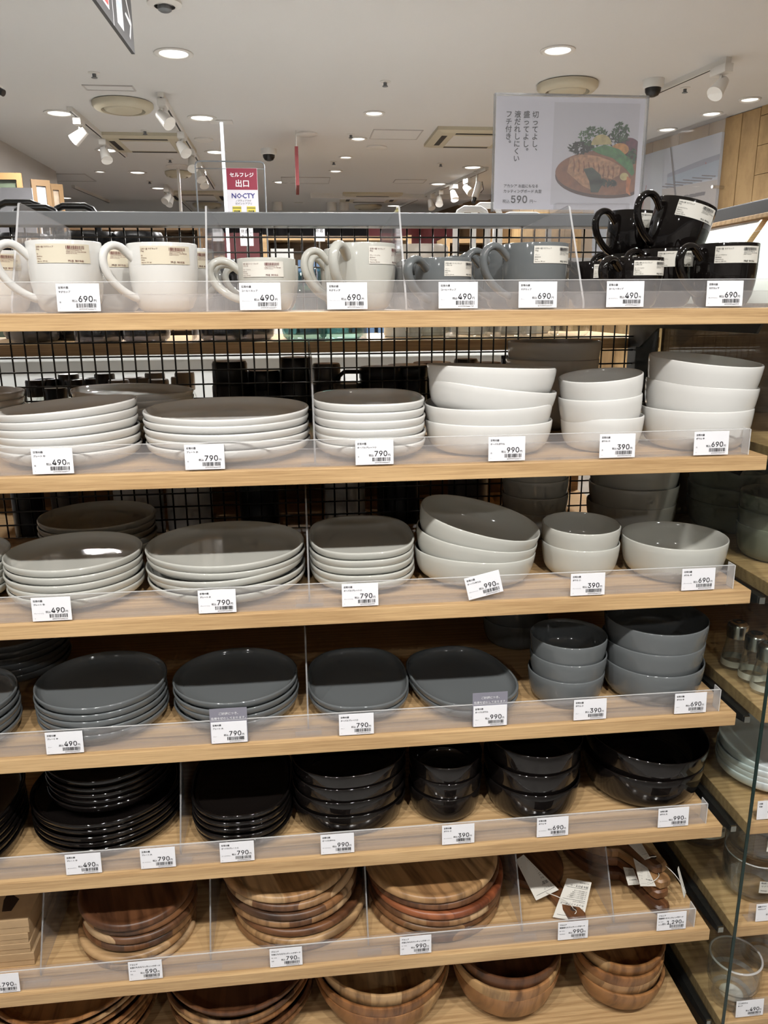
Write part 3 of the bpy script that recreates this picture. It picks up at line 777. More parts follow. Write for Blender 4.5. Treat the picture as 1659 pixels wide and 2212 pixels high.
# paddle-shaped cutting boards with paper tags on strings
def paddle(label, loc, rot, a, b, hl, mk, tags, tilt=(0, 0), th=.015):
    o = thing('paddle_board', label, 'cutting board', loc, (math.radians(tilt[0]), math.radians(tilt[1]), rot), 'acacia paddle boards')
    pts = []
    for k in range(40):
        t = math.radians(-90+16+k*(360-32)/39); pts.append((a*math.cos(t), b*math.sin(t)))
    w = .0155
    pts += [(-w, -b-.018), (-w*.95, -b-hl*.6), (-w, -b-hl+.010), (-w*.72, -b-hl+.002), (0, -b-hl), (w*.72, -b-hl+.002), (w, -b-hl+.010), (w*.95, -b-hl*.6), (w, -b-.018)]
    m = MB(); n = len(pts)
    rings = []
    for z, ins in ((0, .0035), (.0035, 0), (th-.0035, 0), (th, .0035)):
        c = []
        for i, p in enumerate(pts):
            d = Vector((pts[(i+1) % n][0]-pts[i-1][0], pts[(i+1) % n][1]-pts[i-1][1], 0)).normalized()
            c.append((p[0]-d.y*ins, p[1]+d.x*ins, z))
        rings.append(c)
    v = [p for c in rings for p in c]
    f = [(j*n+i, j*n+(i+1) % n, (j+1)*n+(i+1) % n, (j+1)*n+i) for j in range(3) for i in range(n)]
    f += [tuple(range(n))[::-1], tuple(range(3*n, 4*n))]
    m.add(v, f)
    m.build('board', M[mk], o, 40)
    hy = -b-hl+.022
    MB().lathe([(0, th+.0003), (.0048, th+.0003), (.0056, th-.0002)], 18, o=(0, hy, 0)).build('hanging_hole', M['hole'], o, True)
    bpy.context.view_layer.update()
    inv = Euler((math.radians(tilt[0]), math.radians(tilt[1]), rot)).to_matrix().inverted()
    for q4, hz in tags:
        # corners as seen in the place: hole end first (two), then the far end (two)
        A_, B_, C_, D_ = [inv @ (at(x, y, Z=ZT[6]+hz_)-Vector(loc)) for (x, y), hz_ in zip(q4, hz)]
        nrm = (B_-A_).cross(D_-A_).normalized()
        if nrm.z < 0: nrm = -nrm
        c = MB().add([*(p for p in (A_, B_, C_, D_)), *(p-nrm*.0005 for p in (A_, B_, C_, D_))], [(0, 1, 2, 3), (4, 7, 6, 5), (0, 4, 5, 1), (1, 5, 6, 2), (2, 6, 7, 3), (3, 7, 4, 0)]).build('paper_tag', M['labelgrey'], o)
        S = (B_-A_).length; Hh = (D_-A_).length
        q = MB()
        def L(t, v, sz, off=0.0): q.text(t, .08, -v*Hh/S, sz, off=off)
        L('アカシア', .17, .10); L('両面使える', .30, .145, .01); L('カッティングボード', .40, .095, .01); L('Cutting board', .465, .075)
        for k in range(5): L('木の質感を生かした両面使いの板です'[:14-k], .56+.045*k, .050)
        L('持ち手付き・小', .87, .10, .01); L('MUJI 無印良品', .95, .06)
        for v in (.08, .49, .79): q.add([(.08, 0, -v*Hh/S), (.9, 0, -v*Hh/S), (.9, 0, -v*Hh/S-.012), (.08, 0, -v*Hh/S-.012)], [(0, 1, 2, 3)])
        def mp(p, A_=A_, B_=B_, C_=C_, D_=D_, nrm=nrm, S=S, Hh=Hh):
            u, v = p[0], -p[2]*S/Hh
            return tuple((A_.lerp(B_, 1-u)).lerp(D_.lerp(C_, 1-u), v)+nrm*.0004)
        q.build('printing', M['ink'], c, fn=mp)
        P0 = Vector((0, hy, th)); P1 = A_.lerp(B_, .5).lerp(D_.lerp(C_, .5), .05)+nrm*.001
        mid = (P0+P1)/2+Vector((.010, -.014, .010))
        pth = [P0.lerp(mid, t).lerp(mid.lerp(P1, t), t) for t in [i/8 for i in range(9)]]
        MB().tube(pth, .0007, 5).build('string', M['string'], o, True)
    return o
Z6 = ZT[6]+.0006
paddle('dark paddle board lying alone with two paper tags', (.388, .190, Z6), math.radians(17), .062, .076, .088, 'acaciadark',
       [(((1158, 1945), (1207, 1922), (1131, 1846), (1114, 1858)), (.022, .024, .045, .040)), (((1194, 1981), (1259, 1992), (1278, 1906), (1225, 1897)), (.006, .006, .034, .034))], (0, 0))
PB = [((.535, .208, Z6), 16, 'acaciadark', 'lowest of the piled paddle boards, dark brown handle', []),
      ((.535, .222, Z6+.0185), 17, 'acaciadark', 'second lowest of the piled paddle boards, dark glossy handle', [(((1357, 1912), (1381, 1910), (1368, 1876), (1346, 1873)), (.040, .040, .045, .045))]),
      ((.531, .222, Z6+.037), 20, 'acaciapale', 'pale paddle board in the pile with light handle', [(((1383, 1914), (1417, 1914), (1399, 1875), (1368, 1853)), (.058, .058, .062, .062))]),
      ((.527, .236, Z6+.0555), 21, 'acacia', 'topmost of the piled paddle boards, brown handle', [(((1393, 1857), (1405, 1853), (1386, 1822), (1358, 1824)), (.078, .078, .078, .078)), (((1478, 1940), (1482, 1928), (1466, 1871), (1464, 1878)), (.030, .032, .07, .07))])]
for loc, rz, mk, lab, tg in PB:
    paddle(lab, loc, math.radians(rz), .070, .085, .092, mk, tg, (0, 0), th=.018)

# ------------------------------------------------------------------ neighbouring glassware unit behind a glass panel
nb = thing('glassware_shelving', 'oak shelving with glassware standing behind the glass panel', 'shelving')
for s in range(2, 8):
    MB().bev(.687, 1.55, 0, .42, ZT[s]-TH, ZT[s], .0012).build('shelf_board', M['oak'], nb)
    br = MB().prism([(.03, ZT[s]-TH-.002), (.42, ZT[s]-TH-.002), (.42, ZT[s]-TH-.034), (.05, ZT[s]-TH-.017), (.03, ZT[s]-TH-.013)], 0, .6755, .6865).build('bracket', M['blacksteel'], nb)
    MB().box(.6765, .6855, .026, .030, ZT[s]-TH-.013, ZT[s]-TH-.003).build('bracket_tip', M['chrome'], br)
MB().box(.684, 1.55, .425, .437, .0, 1.52).build('back_panel', M['oakdark'], nb)
MB().box(.687, 1.55, .02, .40, 0, .27).build('base_plinth', M['oakdark'], nb)
MB().bev(1.51, 1.55, .43, .47, 0, 1.60, .002).build('post', M['blacksteel'], nb)
pane = MB().box(.6655, .6700, -.030, .422, .04, 1.600).build('glass_partition', M['glass'])
tag(pane, 'clear green-edged glass panel between the two shelving units', 'glass partition')
MB().box(.6652, .6703, -.0315, -.030, .04, 1.600).build('front_edge', M['glassedge'], pane)
for s in (5, 6, 7):
    z = ZT[s]+.0004
    r = MB().box(.715, 1.50, .0085, .010, z, z+.036).box(.715, 1.50, .010, .024, z, z+.0012)
    tag(r.build('price_rail', M['rail']), f'clear plastic price rail below the {({5: "pale plates", 6: "glass mugs", 7: "glass tumbler"})[s]}', 'price rail', 'clear price rails')
price_tag(7, 1620, 'ソーダガラス', 'カップ', '', '490', 'white price tag reading 490 yen below the glass tumbler')
price_tag(6, 1664, '耐熱ガラス', 'マグカップ', '', '790', 'white price tag below the heat resistant glass mugs')
price_tag(5, 1668, '白磁', '中皿', '', '490', 'white price tag below the pale plates')

KINDS['bowl_g'] = ('footed bowl', .064, .056, .026, (1, 1), 2, bowl_prof); NAMES['bowl_g'] = 'bowl'
KINDS['bowl_g2'] = ('wide bowl', .085, .055, .030, (1, 1), 2, bowl_prof); NAMES['bowl_g2'] = 'bowl'
KINDS['plate_p'] = ('deep plate', .088, .028, .011, (1, 1), 2, plate_prof); NAMES['plate_p'] = 'dinner_plate'
stack('bowl_g', 'green', 3, .772, .145, 3, 'the front stack behind glass')
stack('bowl_g2', 'green', 3, .80, .325, 4, 'the rear stack behind glass')
stack('plate_p', 'blueplate', 5, .800, .130, 4, 'its stack behind glass', [(4, 3)])
def lathe_thing(name, label, cat, loc, prof, m, group=None, seg=40):
    o = thing(name, label, cat, loc, group=group)
    MB().lathe(prof, seg).build('body', m, o, 50); return o
for i, (x, y, w) in enumerate(((1597, 1450, 'rear'), (1636, 1479, 'middle'), (1664, 1504, 'front'))):
    p = at(x, y, Z=ZT[4]); 
    o = lathe_thing('salt_shaker', f'clear glass salt shaker with steel cap, {w} one of three', 'shaker', (p.x, p.y+.018, ZT[4]+.0006),
        [(0, 0), (.019, 0), (.0215, .003), (.0215, .020), (.018, .042), (.0155, .056), (.0148, .056), (.0172, .042), (.0205, .02), (.0195, .005), (0, .004)], M['clearglass'], 'glass salt shakers', 28)
    MB().lathe([(0, .083), (.012, .0825), (.0165, .079), (.0172, .075), (.0172, .056), (.0150, .056), (.0150, .074), (0, .078)], 28).build('cap', M['chrome'], o, 50)
    MB().lathe([(.0219, .006), (.0219, .017)], 28).build('sticker', M['labelgrey'], o, True)
    MB().lathe([(0, .0825), (.009, .0832), (.0095, .0828)], 20).build('shaker_holes', M['slot'], o, True)
def glass_mug(label, loc, rot=0):
    r, h = .050, .080
    o = lathe_thing('glass_mug', label, 'glass mug', loc, [(0, 0), (.034, 0), (.043, .004), (.048, .013), (r, .03), (r, h-.001), (r-.001, h), (r-.002, h-.001), (r-.0022, .03), (.0455, .014), (.040, .007), (0, .005)], M['clearglass'], 'clear glass mugs')
    o.rotation_euler = (0, 0, rot)
    MB().tube(handle_path(r, h), .004, 8).build('handle', M['clearglass'], o, True)
    MB().lathe([(r+.0003, h-.0012), (r-.001, h+.0004), (r-.0023, h-.0012)], 40).build('rim_highlight', M['edgegleam'], o, True)  # rim highlight painted on as a pale ring
    MB().lathe([(.030, .0055), (.041, .0085), (.0455, .0135)], 40).build('base_highlight', M['acrylicedge'], o, True)  # base highlight added as a hazy ring
    st = MB(); N = 12
    for i in range(N+1):
        a = math.radians(-130+i*62/N)
        for z in (.030, .053): st.v.append(((r+.0004)*math.cos(a), (r+.0004)*math.sin(a), z))
    st.f = [(2*i, 2*i+2, 2*i+3, 2*i+1) for i in range(N)]; st.m = [0]*N
    sk = st.build('sticker', M['labelgrey'], o, True)
    q = MB().text('耐熱ガラス', .002, .0185, .0045).text('マグカップ', .002, .0125, .0045).text('360mL', .002, .004, .004).bars(.030, .050, .013, .020)
    q.build('printing', M['ink'], sk, fn=lambda p: ((r+.0009)*math.cos(math.radians(-130)+p[0]/r), (r+.0009)*math.sin(math.radians(-130)+p[0]/r), .030+p[2]))
    return o
pA = at(1628, 1925, Z=ZT[6])
glass_mug('clear glass mug, lower one of the stacked pair', (pA.x, pA.y+.01, ZT[6]+.0006), math.radians(20))
glass_mug('clear glass mug, stacked on another glass mug', (pA.x, pA.y+.012, ZT[6]+.0016+.080), math.radians(25))
pB = at(1540, 1880, Z=ZT[6])
glass_mug('clear glass mug alone beside the paddle boards', (.745, .225, ZT[6]+.0006), math.radians(5))
def tumbler(label, loc):
    o = lathe_thing('glass_tumbler', label, 'tumbler', loc, [(0, 0), (.034, 0), (.037, .003), (.0385, .012), (.0395, .036), (.0435, .043), (.0445, .05), (.0440, .090), (.0432, .0915), (.0415, .0915), (.0408, .090), (.0412, .05), (.0402, .044), (.0362, .037), (.0352, .014), (.030, .009), (0, .008)], M['clearglass'], 'glass tumblers', 48)
    MB().lathe([(.0443, .0898), (.0432, .0919), (.0415, .0919), (.0406, .0898)], 48).build('rim_highlight', M['edgegleam'], o, True)  # added rings paint the highlights on rim, step and base
    MB().lathe([(.0396, .0362), (.0437, .0432)], 48).build('step_highlight', M['acrylicedge'], o, True)
    MB().lathe([(.028, .0085), (.0345, .0125)], 48).build('base_highlight', M['acrylicedge'], o, True)
    MB().lathe([(0, .0086), (.020, .0086)], 24).build('base_sticker', M['labelgrey'], o, True)
    return o
pT = at(1590, 2062, Z=ZT[7]+.0915)
tumbler('clear ribbed glass tumbler in front behind the glass edge', (pT.x, pT.y, ZT[7]+.0006))
tumbler('clear glass tumbler cut by the right picture edge', (pT.x+.105, pT.y+.075, ZT[7]+.0006))

# side frame above the glassware: rail, wooden ledge and leaning white boards
sf = thing('side_display_frame', 'dark rail over an oak ledge behind the black mugs', 'display frame')
MB().bev(.795, .815, .12, .60, 1.646, 1.670, .002).build('rail', mat('charcoal_rail', (0.045, 0.048, 0.052), 0.35), sf)
MB().bev(.784, .815, .12, .60, 1.638, 1.6455, .001).build('ledge', M['oak'], sf)
for (y0, y1, lab) in ((.10, .30, 'white framed board leaning under the oak ledge, nearer one'), (.32, .57, 'white framed board leaning under the oak ledge, farther one')):
    o = thing('leaning_board', lab, 'board', (0, 0, 0))
    MB().prism([(.70, 1.499), (.708, 1.499), (.798, 1.636), (.790, 1.636)], 1, y0, y1).build('panel', M['whiteplastic'], o)
    MB().prism([(.696, 1.499), (.711, 1.499), (.801, 1.637), (.787, 1.637)], 1, y0-.007, y0).build('frame_edge', M['oak'], o)
struct(MB().box(.69, 1.55, .0, .424, 1.480, 1.498).build('trim_1', M['oak']), 'oak top board above the glassware behind the glass', 'trim')

# ------------------------------------------------------------------ poster on the top rail
PW0, PW1, PZ0, PZ1, PY = .3555, .6235, 1.664, 1.8475, .446
sg = thing('poster_stand', 'lilac-white poster of a steak plate in clear stand', 'sign', (0, 0, 0))
cardm = [mat('poster_paper', (0.82, 0.81, 0.88), 0.3), mat('poster_photo_ground', (0.70, 0.69, 0.74), 0.3), mat('print_board_brown', (0.30, 0.115, 0.045), 0.35), mat('print_board_edge', (0.09, 0.035, 0.02), 0.35),
         mat('print_meat', (0.52, 0.27, 0.13), 0.35), mat('print_grill', (0.30, 0.12, 0.05), 0.35), mat('print_leaf_dark', (0.03, 0.055, 0.03), 0.35), mat('print_leaf', (0.07, 0.19, 0.06), 0.35),
         mat('print_lemon', (0.62, 0.52, 0.22), 0.35), mat('print_pepper', (0.07, 0.25, 0.07), 0.35), mat('print_orange', (0.62, 0.28, 0.05), 0.35), mat('print_purple', (0.16, 0.03, 0.06), 0.35), mat('print_carrot', (0.6, 0.2, 0.06), 0.35)]
for k_, sc_, am_ in ((2, 90, .25), (4, 160, .38), (5, 160, .4), (6, 200, .5), (7, 200, .45), (8, 120, .2), (9, 140, .4), (10, 160, .3), (11, 160, .5), (12, 120, .3)): noise_tint(cardm[k_], sc_, am_)
MB().bev(PW0, PW1, PY, PY+.0012, PZ0, PZ1, .0004).build('paper', cardm[0], sg)
pw, ph = PW1-PW0, PZ1-PZ0
U = lambda u, v: (PW0+u*pw, PZ1-v*ph)
pic = MB()
def layer(pts, mi, lv): pic.flat([U(*p) for p in pts], PY-.0003-.00012*lv, mi)
def ellipse(cu, cv, ru, rv, a0=0, a1=360, n=40, rot=0, clip=.965):
    out = []
    for k in range(n+1):
        t = math.radians(a0+(a1-a0)*k/n); x, y = ru*math.cos(t), rv*math.sin(t)
        c, s_ = math.cos(rot), math.sin(rot)
        out.append((min(clip, cu+x*c-y*s_), cv+x*s_+y*c))
    return out[:-1]
layer([(.385, .045), (.965, .045), (.965, .955), (.385, .955)], 1, 0)
layer(ellipse(.775, .690, .365, .205, clip=.965), 3, 1)
layer(ellipse(.775, .660, .365, .205, clip=.965), 2, 2)
layer(ellipse(.905, .46, .085, .115, clip=.965), 11, 2)
rnd = random.Random(4)
def leafs(cu, cv, n, ru, rv, size, mi, lv):
    for _ in range(n):
        a = rnd.uniform(0, 6.28); d = math.sqrt(rnd.random())
        x, y = cu+ru*d*math.cos(a), cv+rv*d*math.sin(a); b = rnd.uniform(0, 6.28)
        c, s_ = math.cos(b)*size, math.sin(b)*size
        layer([(min(.965, p[0]), p[1]) for p in ((x-c, y-s_*1.3), (x-s_*.4, y+c*.5), (x+c, y+s_*1.3), (x+s_*.4, y-c*.5))], mi, lv)
leafs(.58, .44, 90, .085, .05, .018, 6, 3); leafs(.66, .34, 150, .10, .085, .014, 7, 4); leafs(.84, .30, 110, .06, .09, .014, 7, 4); leafs(.80, .37, 60, .1, .05, .016, 6, 3); leafs(.93, .52, 50, .03, .08, .014, 7, 4)
layer(ellipse(.715, .415, .070, .095, 180, 360), 8, 5)
layer(ellipse(.845, .45, .060, .055), 10, 5)
layer([(.64, .45), (.74, .41), (.84, .45), (.93, .55), (.955, .66), (.94, .69), (.89, .62), (.80, .53), (.70, .49)], 9, 6)
layer([(.505, .53), (.56, .505), (.62, .50), (.70, .515), (.78, .55), (.855, .60), (.85, .68), (.80, .72), (.74, .70), (.69, .74), (.665, .82), (.60, .78), (.545, .72), (.49, .66)], 4, 6)
for k in range(9):
    u = .525+.034*k; v = .545+.008*k
    layer([(u, v), (u+.010, v-.006), (u+.020, v+.05), (u+.012, v+.11), (u+.004, v+.10), (u+.008, v+.05)], 5, 7)
layer([(.60, .63), (.66, .615), (.72, .68), (.74, .76), (.71, .84), (.66, .84), (.645, .74)], 6, 8)
leafs(.74, .75, 20, .10, .03, .026, 6, 8)
layer(ellipse(.885, .695, .030, .035), 8, 7)
layer([(.905, .69), (.935, .72), (.925, .82), (.94, .87), (.905, .84), (.90, .76)], 12, 9)
pic.build('photo_print', cardm, sg, fix=False)
t = MB(); iy = PY-.0006
cs = .0118
for u, s_ in ((.262, '切ってよし、'), (.203, '盛ってよし。'), (.143, '液だれしにくい'), (.085, 'フチ付き。')):
    t.text(s_, U(u, 0)[0]-cs/2, U(0, .125)[1], cs, iy, off=.012, vertical=True)
t.text('アカシア お皿にもなる', *U(.062, .800), .0062, iy, off=.014); t.text('カッティングボード 丸型', *U(.062, .848), .0062, iy, off=.014)
t.text('税込', *U(.058, .940), .0066, iy, off=.008); t.text('590', *U(.112, .940), .0170, iy, off=.02); t.text('円〜', *U(.242, .940), .0066, iy, off=.008)
t.build('printing', M['ink'], sg)
MB().box(PW0-.003, PW1+.003, PY-.0045, PY-.0030, PZ0-.004, PZ1+.003).build('clear_cover', M['acrylic'], sg)
MB().box(PW0-.003, PW1+.003, PY-.0045, PY+.003, PZ1+.0015, PZ1+.004).box(PW0-.0045, PW0-.002, PY-.0045, PY+.003, PZ0-.004, PZ1+.003).box(PW1+.002, PW1+.0045, PY-.0045, PY+.003, PZ0-.004, PZ1+.003).build('clear_edge', M['acrylicedge'], sg)
MB().bev(.465, .60, .428, .466, 1.656, 1.6735, .001).build('stand_foot', M['rail'], sg)
# ------------------------------------------------------------------ ceiling fittings
def cpt(x, y, z=CEIL): return at(x, y, Z=z)
def downlight(x, y, d, i):
    p = cpt(x, y)
    o = thing('downlight', f'{i} recessed round ceiling downlight', 'downlight', (p.x, p.y, CEIL-.0005), group='recessed ceiling downlights')
    MB().lathe([(d*.36, .012), (d*.37, -.004), (d*.44, -.009), (d*.5, -.005), (d*.5, 0)], 28).build('trim_ring', M['lampwhite'], o, 50)
    MB().lathe([(0, .0), (d*.36, -.001)], 28).build('lens', M['lamp'], o, True)
PLACE = ['large', 'left-hand', 'second']
DL = [(375, 115, .19, 'largest lit, nearest left of the arrow sign'), (128, 244, .19, 'lit, left of the round vent'), (436, 254, .19, 'lit, beside the long spotlight track'), (1205, 108, .17, 'lit, above the steak poster'),
      (232, 324, .19, 'lit, between short track spotlights'), (466, 328, .18, 'lit, above the red and white sign'), (297, 372, .17, 'lit, below the square air conditioner'), (342, 406, .17, 'lit, beside the far small track'),
      (216, 370, .10, 'small bright, below the short track'), (142, 427, .16, 'lit, above the leaning picture frames'), (808, 244, .14, 'lit, over the ceiling middle'), (774, 299, .13, 'lit, beside the square hatch'),
      (747, 339, .12, 'lit, below the square hatch'), (725, 369, .13, 'lit, right of the red banner'), (608, 393, .18, 'lit, left of the red banner'), (1021, 361, .19, 'lit, above the bullet camera'),
      (947, 397, .19, 'lit, above the far white track'), (892, 425, .2, 'lit, far away near the white track'), (850, 444, .2, 'lit, lowest beside the clear divider'), (1620, 214, .13, 'lit, near the pine wall top'),
      (1537, 245, .14, 'lit, nearest above the beach poster'), (1441, 279, .14, 'lit, above the beach poster middle'), (1003, 441, .16, 'tiny far lit')]
for x, y, d, lab in DL: downlight(x, y, d, lab)

def sprinkler(x, y, lab):
    p = cpt(x, y)
    o = thing('sprinkler', lab, 'sprinkler', (p.x, p.y, CEIL), group='ceiling sprinklers')
    MB().lathe([(.030, 0), (.030, -.003), (.012, -.006), (0, -.006)], 18).build('escutcheon', M['lampwhite'], o, 40)
    MB().lathe([(.010, -.006), (.010, -.022), (.016, -.023), (.016, -.026), (0, -.026)], 12).build('head', M['steel'], o, 40)
for x, y, lab in ((203, 157, 'small sprinkler above the white access plate'), (313, 282, 'small sprinkler above the square air conditioner'), (367, 344, 'small sprinkler beside the long spotlight track'), (832, 176, 'small sprinkler alone in the ceiling middle'),
                  (758, 290, 'small sprinkler left of the square hatch'), (721, 349, 'small sprinkler above the dark vent grille'), (323, 391, 'small sprinkler below the square air conditioner'), (1480, 190, 'small sprinkler right of the dome camera'), (952, 353, 'small sprinkler near the bullet camera')):
    sprinkler(x, y, lab)

def round_vent(x, y, d, lab):
    p = cpt(x, y)
    o = thing('round_vent', lab, 'ceiling vent', (p.x, p.y, CEIL), group='round ceiling vents')
    r = d/2
    MB().lathe([(r*.90, 0), (r, -.004), (r, -.022), (r*.90, -.040), (r*.72, -.046), (r*.70, -.030), (r*.66, -.012)], 40).build('outer_ring', M['vent'], o, 50)
    MB().lathe([(r*.69, -.012), (r*.69, -.010), (0, -.010)], 40).build('shadow_gap', M['slot'], o, 50)
    MB().lathe([(0, -.050), (r*.5, -.050), (r*.60, -.044), (r*.62, -.036), (0, -.030)], 40).build('centre_cone', M['vent'], o, 50)
round_vent(265, 222, .36, 'large yellowed round ceiling vent between two tracks')
round_vent(1226, 181, .34, 'large yellowed round ceiling vent above the steak poster')
round_vent(385, 371, .24, 'small far round vent above the glowing pole')
round_vent(447, 440, .34, 'far round vent beside the red and white sign')
round_vent(795, 444, .34, 'far round vent beside the clear divider')

def cassette(x, y, w, lab, rz=0.0):
    p = cpt(x, y)
    o = thing('air_conditioner', lab, 'air conditioner', (p.x, p.y, CEIL), (0, 0, rz), group='square ceiling air conditioners')
    h = w/2
    MB().prism([(-h, -h), (h, -h), (h, h), (-h, h)], 2, -.022, 0).add([(-h*.86, -h*.86, -.034), (h*.86, -h*.86, -.034), (h*.86, h*.86, -.034), (-h*.86, h*.86, -.034), (-h, -h, -.022), (h, -h, -.022), (h, h, -.022), (-h, h, -.022)],
        [(0, 3, 2, 1), (0, 1, 5, 4), (1, 2, 6, 5), (2, 3, 7, 6), (3, 0, 4, 7)]).build('panel', M['vent'], o)
    for a in range(4):
        c = MB().box(-h*.55, h*.55, -h*.83, -h*.70, -.0352, -.0342).build('air_slot', M['slot'], o); c.rotation_euler = (0, 0, a*math.pi/2)
    MB().box(-h*.56, h*.56, -h*.56, h*.56, -.037, -.034).build('intake_grille', M['lampwhite'], o)
cassette(322, 305, .62, 'square ceiling air conditioner left of the glowing pole')
cassette(430, 421, .66, 'far square ceiling air conditioner behind the glowing pole')
cassette(1020, 294, .62, 'square ceiling air conditioner half hidden by the steak poster')
cassette(800, 424, .66, 'far square ceiling air conditioner beside the white track')

def hatch(x, y, w, d, lab, cut=False):
    p = cpt(x, y)
    o = thing('ceiling_hatch', lab, 'hatch', (p.x, p.y, CEIL), group='ceiling access hatches')
    MB().box(-w/2, w/2, -d/2, d/2, -.003, 0).build('panel', M['ceiling'], o)
    f = MB()
    for a in ((-w/2-.008, w/2+.008, -d/2-.008, -d/2), (-w/2-.008, w/2+.008, d/2, d/2+.008), (-w/2-.008, -w/2, -d/2, d/2), (w/2, w/2+.008, -d/2, d/2)): f.box(*a, -.006, 0)
    f.build('frame', M['wallpaint'], o)
hatch(236, 189, .26, .09, 'slim white access plate above the round vent')
hatch(855, 290, .34, .30, 'square access hatch in the ceiling middle')
hatch(145, 383, .42, .42, 'square access hatch above the leaning pictures')
hatch(660, 389, .46, .36, 'square access hatch behind the red banner')
hatch(885, 391, .30, .2, 'dark vent grille near the far white track')

def smoke(x, y, d, lab):
    p = cpt(x, y)
    o = thing('smoke_detector', lab, 'detector', (p.x, p.y, CEIL), group='smoke detectors')
    MB().lathe([(d*.5, 0), (d*.5, -.010), (d*.38, -.016), (d*.30, -.018)], 24).build('base', M['lampwhite'], o, 40)
    MB().lathe([(d*.20, -.016), (d*.20, -.030), (d*.14, -.036), (0, -.037)] if y < 50 else [(d*.42, -.014), (d*.36, -.018), (0, -.019)], 20).build('sensor', M['steel'] if y < 50 else M['lampwhite'], o, 40)
smoke(355, 4, .14, 'round smoke detector at the top picture edge')
smoke(440, 300, .14, 'flat round detector beside the long spotlight track')
smoke(662, 288, .16, 'flat round detector above the dome camera')
smoke(814, 317, .16, 'flat round detector below the square hatch')

# spotlight tracks running away from the viewer
def track(x0, y0, x1, y1, lab, heads, headsize=1.0):
    a, b = cpt(x0, y0), cpt(x1, y1)
    o = thing('lighting_track', lab, 'lighting track', (0, 0, 0), group='ceiling lighting tracks')
    d = (b-a); L_ = d.length; d.normalize(); n = Vector((-d.y, d.x, 0))*.016
    def bar(w, z0, z1, nm, m):
        q = n*w
        MB().add([tuple(p+Vector((0, 0, zz-CEIL))) for zz in (CEIL+z0, CEIL+z1) for p in (a-q, a+q, b+q, b-q)], [(0, 3, 2, 1), (4, 5, 6, 7), (0, 1, 5, 4), (1, 2, 6, 5), (2, 3, 7, 6), (3, 0, 4, 7)]).build(nm, m, o)
    bar(1, -.028, 0, 'rail', M['lampwhite']); bar(.35, -.0285, -.0278, 'groove', M['slot'])
    for i, (hx, hy, az, tl, hl) in enumerate(heads):
        t = min(max((at(hx, hy, Z=CEIL-.14)-a).dot(d), .05), L_-.05)
        c = a+d*t
        h = thing('track_spotlight', hl, 'spotlight', (c.x, c.y, CEIL-.0285), group='white track spotlights')
        MB().bev(-.025, .025, -.06, .06, -.042, 0, .004).build('adapter', M['lampwhite'], h).rotation_euler = (0, 0, math.atan2(d.x, d.y)*-1)
        D = Vector((math.cos(az)*math.cos(tl), math.sin(az)*math.cos(tl), -math.sin(tl)))
        piv = Vector((0, 0, -.095))
        MB().tube([(0, 0, -.040), (0, 0, -.070), tuple(piv)], .007, 10).build('stem', M['lampwhite'], h, True)
        A_, B_ = piv-D*.045, piv+D*.060
        hd = MB().tube([tuple(A_-D*.004), tuple(A_), tuple(piv), tuple(B_), tuple(B_-D*.006)], [.018, .026, .033, .041, .034], 20).build('head', M['lampwhite'], h, 40)
        MB().cyl(tuple(B_-D*.0055), tuple(B_-D*.0035), .032, .032, 20).build('lens', M['lamp'], hd)
R_ = math.radians
track(150, 230, 270, 332, 'short white track at left of the round vent', [(205, 298, R_(170), R_(35), 'white spotlight, first on the short left track'), (250, 338, R_(-60), R_(55), 'white spotlight, second on the short left track')])
track(346, 198, 462, 402, 'long white track with five spotlights', [(367, 262, R_(-40), R_(38), 'white spotlight, nearest on the long track'), (411, 325, R_(-50), R_(45), 'white spotlight, second on the long track'),
      (435, 358, R_(-80), R_(50), 'white spotlight, third on the long track'), (447, 382, R_(-60), R_(50), 'white spotlight, fourth on the long track'), (459, 395, R_(-70), R_(55), 'white spotlight, last on the long track')])
track(358, 398, 414, 452, 'small far white track beside the glowing pole', [(367, 425, R_(-120), R_(40), 'small far spotlight, nearest beside the glowing pole'), (381, 437, R_(-110), R_(45), 'small far spotlight, second beside the glowing pole')])
track(158, 400, 235, 433, 'bare thin white track without spotlights', [])
track(1575, 122, 1386, 207, 'white track rising toward the right with one spotlight', [(1532, 180, R_(-150), R_(45), 'large white spotlight right of the dome camera')])
track(1052, 361, 858, 446, 'far white track with four spotlights', [(983, 412, R_(-60), R_(35), 'white spotlight, nearest on the far track'), (958, 424, R_(-75), R_(55), 'white spotlight, second on the far track'),
      (930, 436, R_(-100), R_(45), 'white spotlight, third on the far track'), (905, 443, R_(-70), R_(60), 'white spotlight, last on the far track')])
def can(x, y, lab):
    p = at(x, y, Y=9.0)
    o = thing('ceiling_can_light', lab, 'spotlight', (p.x, 9.0, CEIL), group='far cylinder spotlights')
    MB().cyl((0, 0, 0), (0, 0, -(CEIL-p.z)+.10), .012).build('stem', M['lampwhite'], o)
    MB().lathe([(0, p.z-CEIL+.11), (.055, p.z-CEIL+.11), (.06, p.z-CEIL+.10), (.06, p.z-CEIL-.10), (.05, p.z-CEIL-.10), (.05, p.z-CEIL-.06), (0, p.z-CEIL-.06)], 20).build('body', M['lampwhite'], o, 40)
for x, y, lab in ((599, 436, 'far white cylinder light, leftmost of five'), (645, 419, 'far white cylinder light below the red banner'), (716, 437, 'far white cylinder light in the middle'), (743, 436, 'far white cylinder light, fourth of five'), (765, 419, 'far white cylinder light, highest and rightmost')):
    can(x, y, lab)

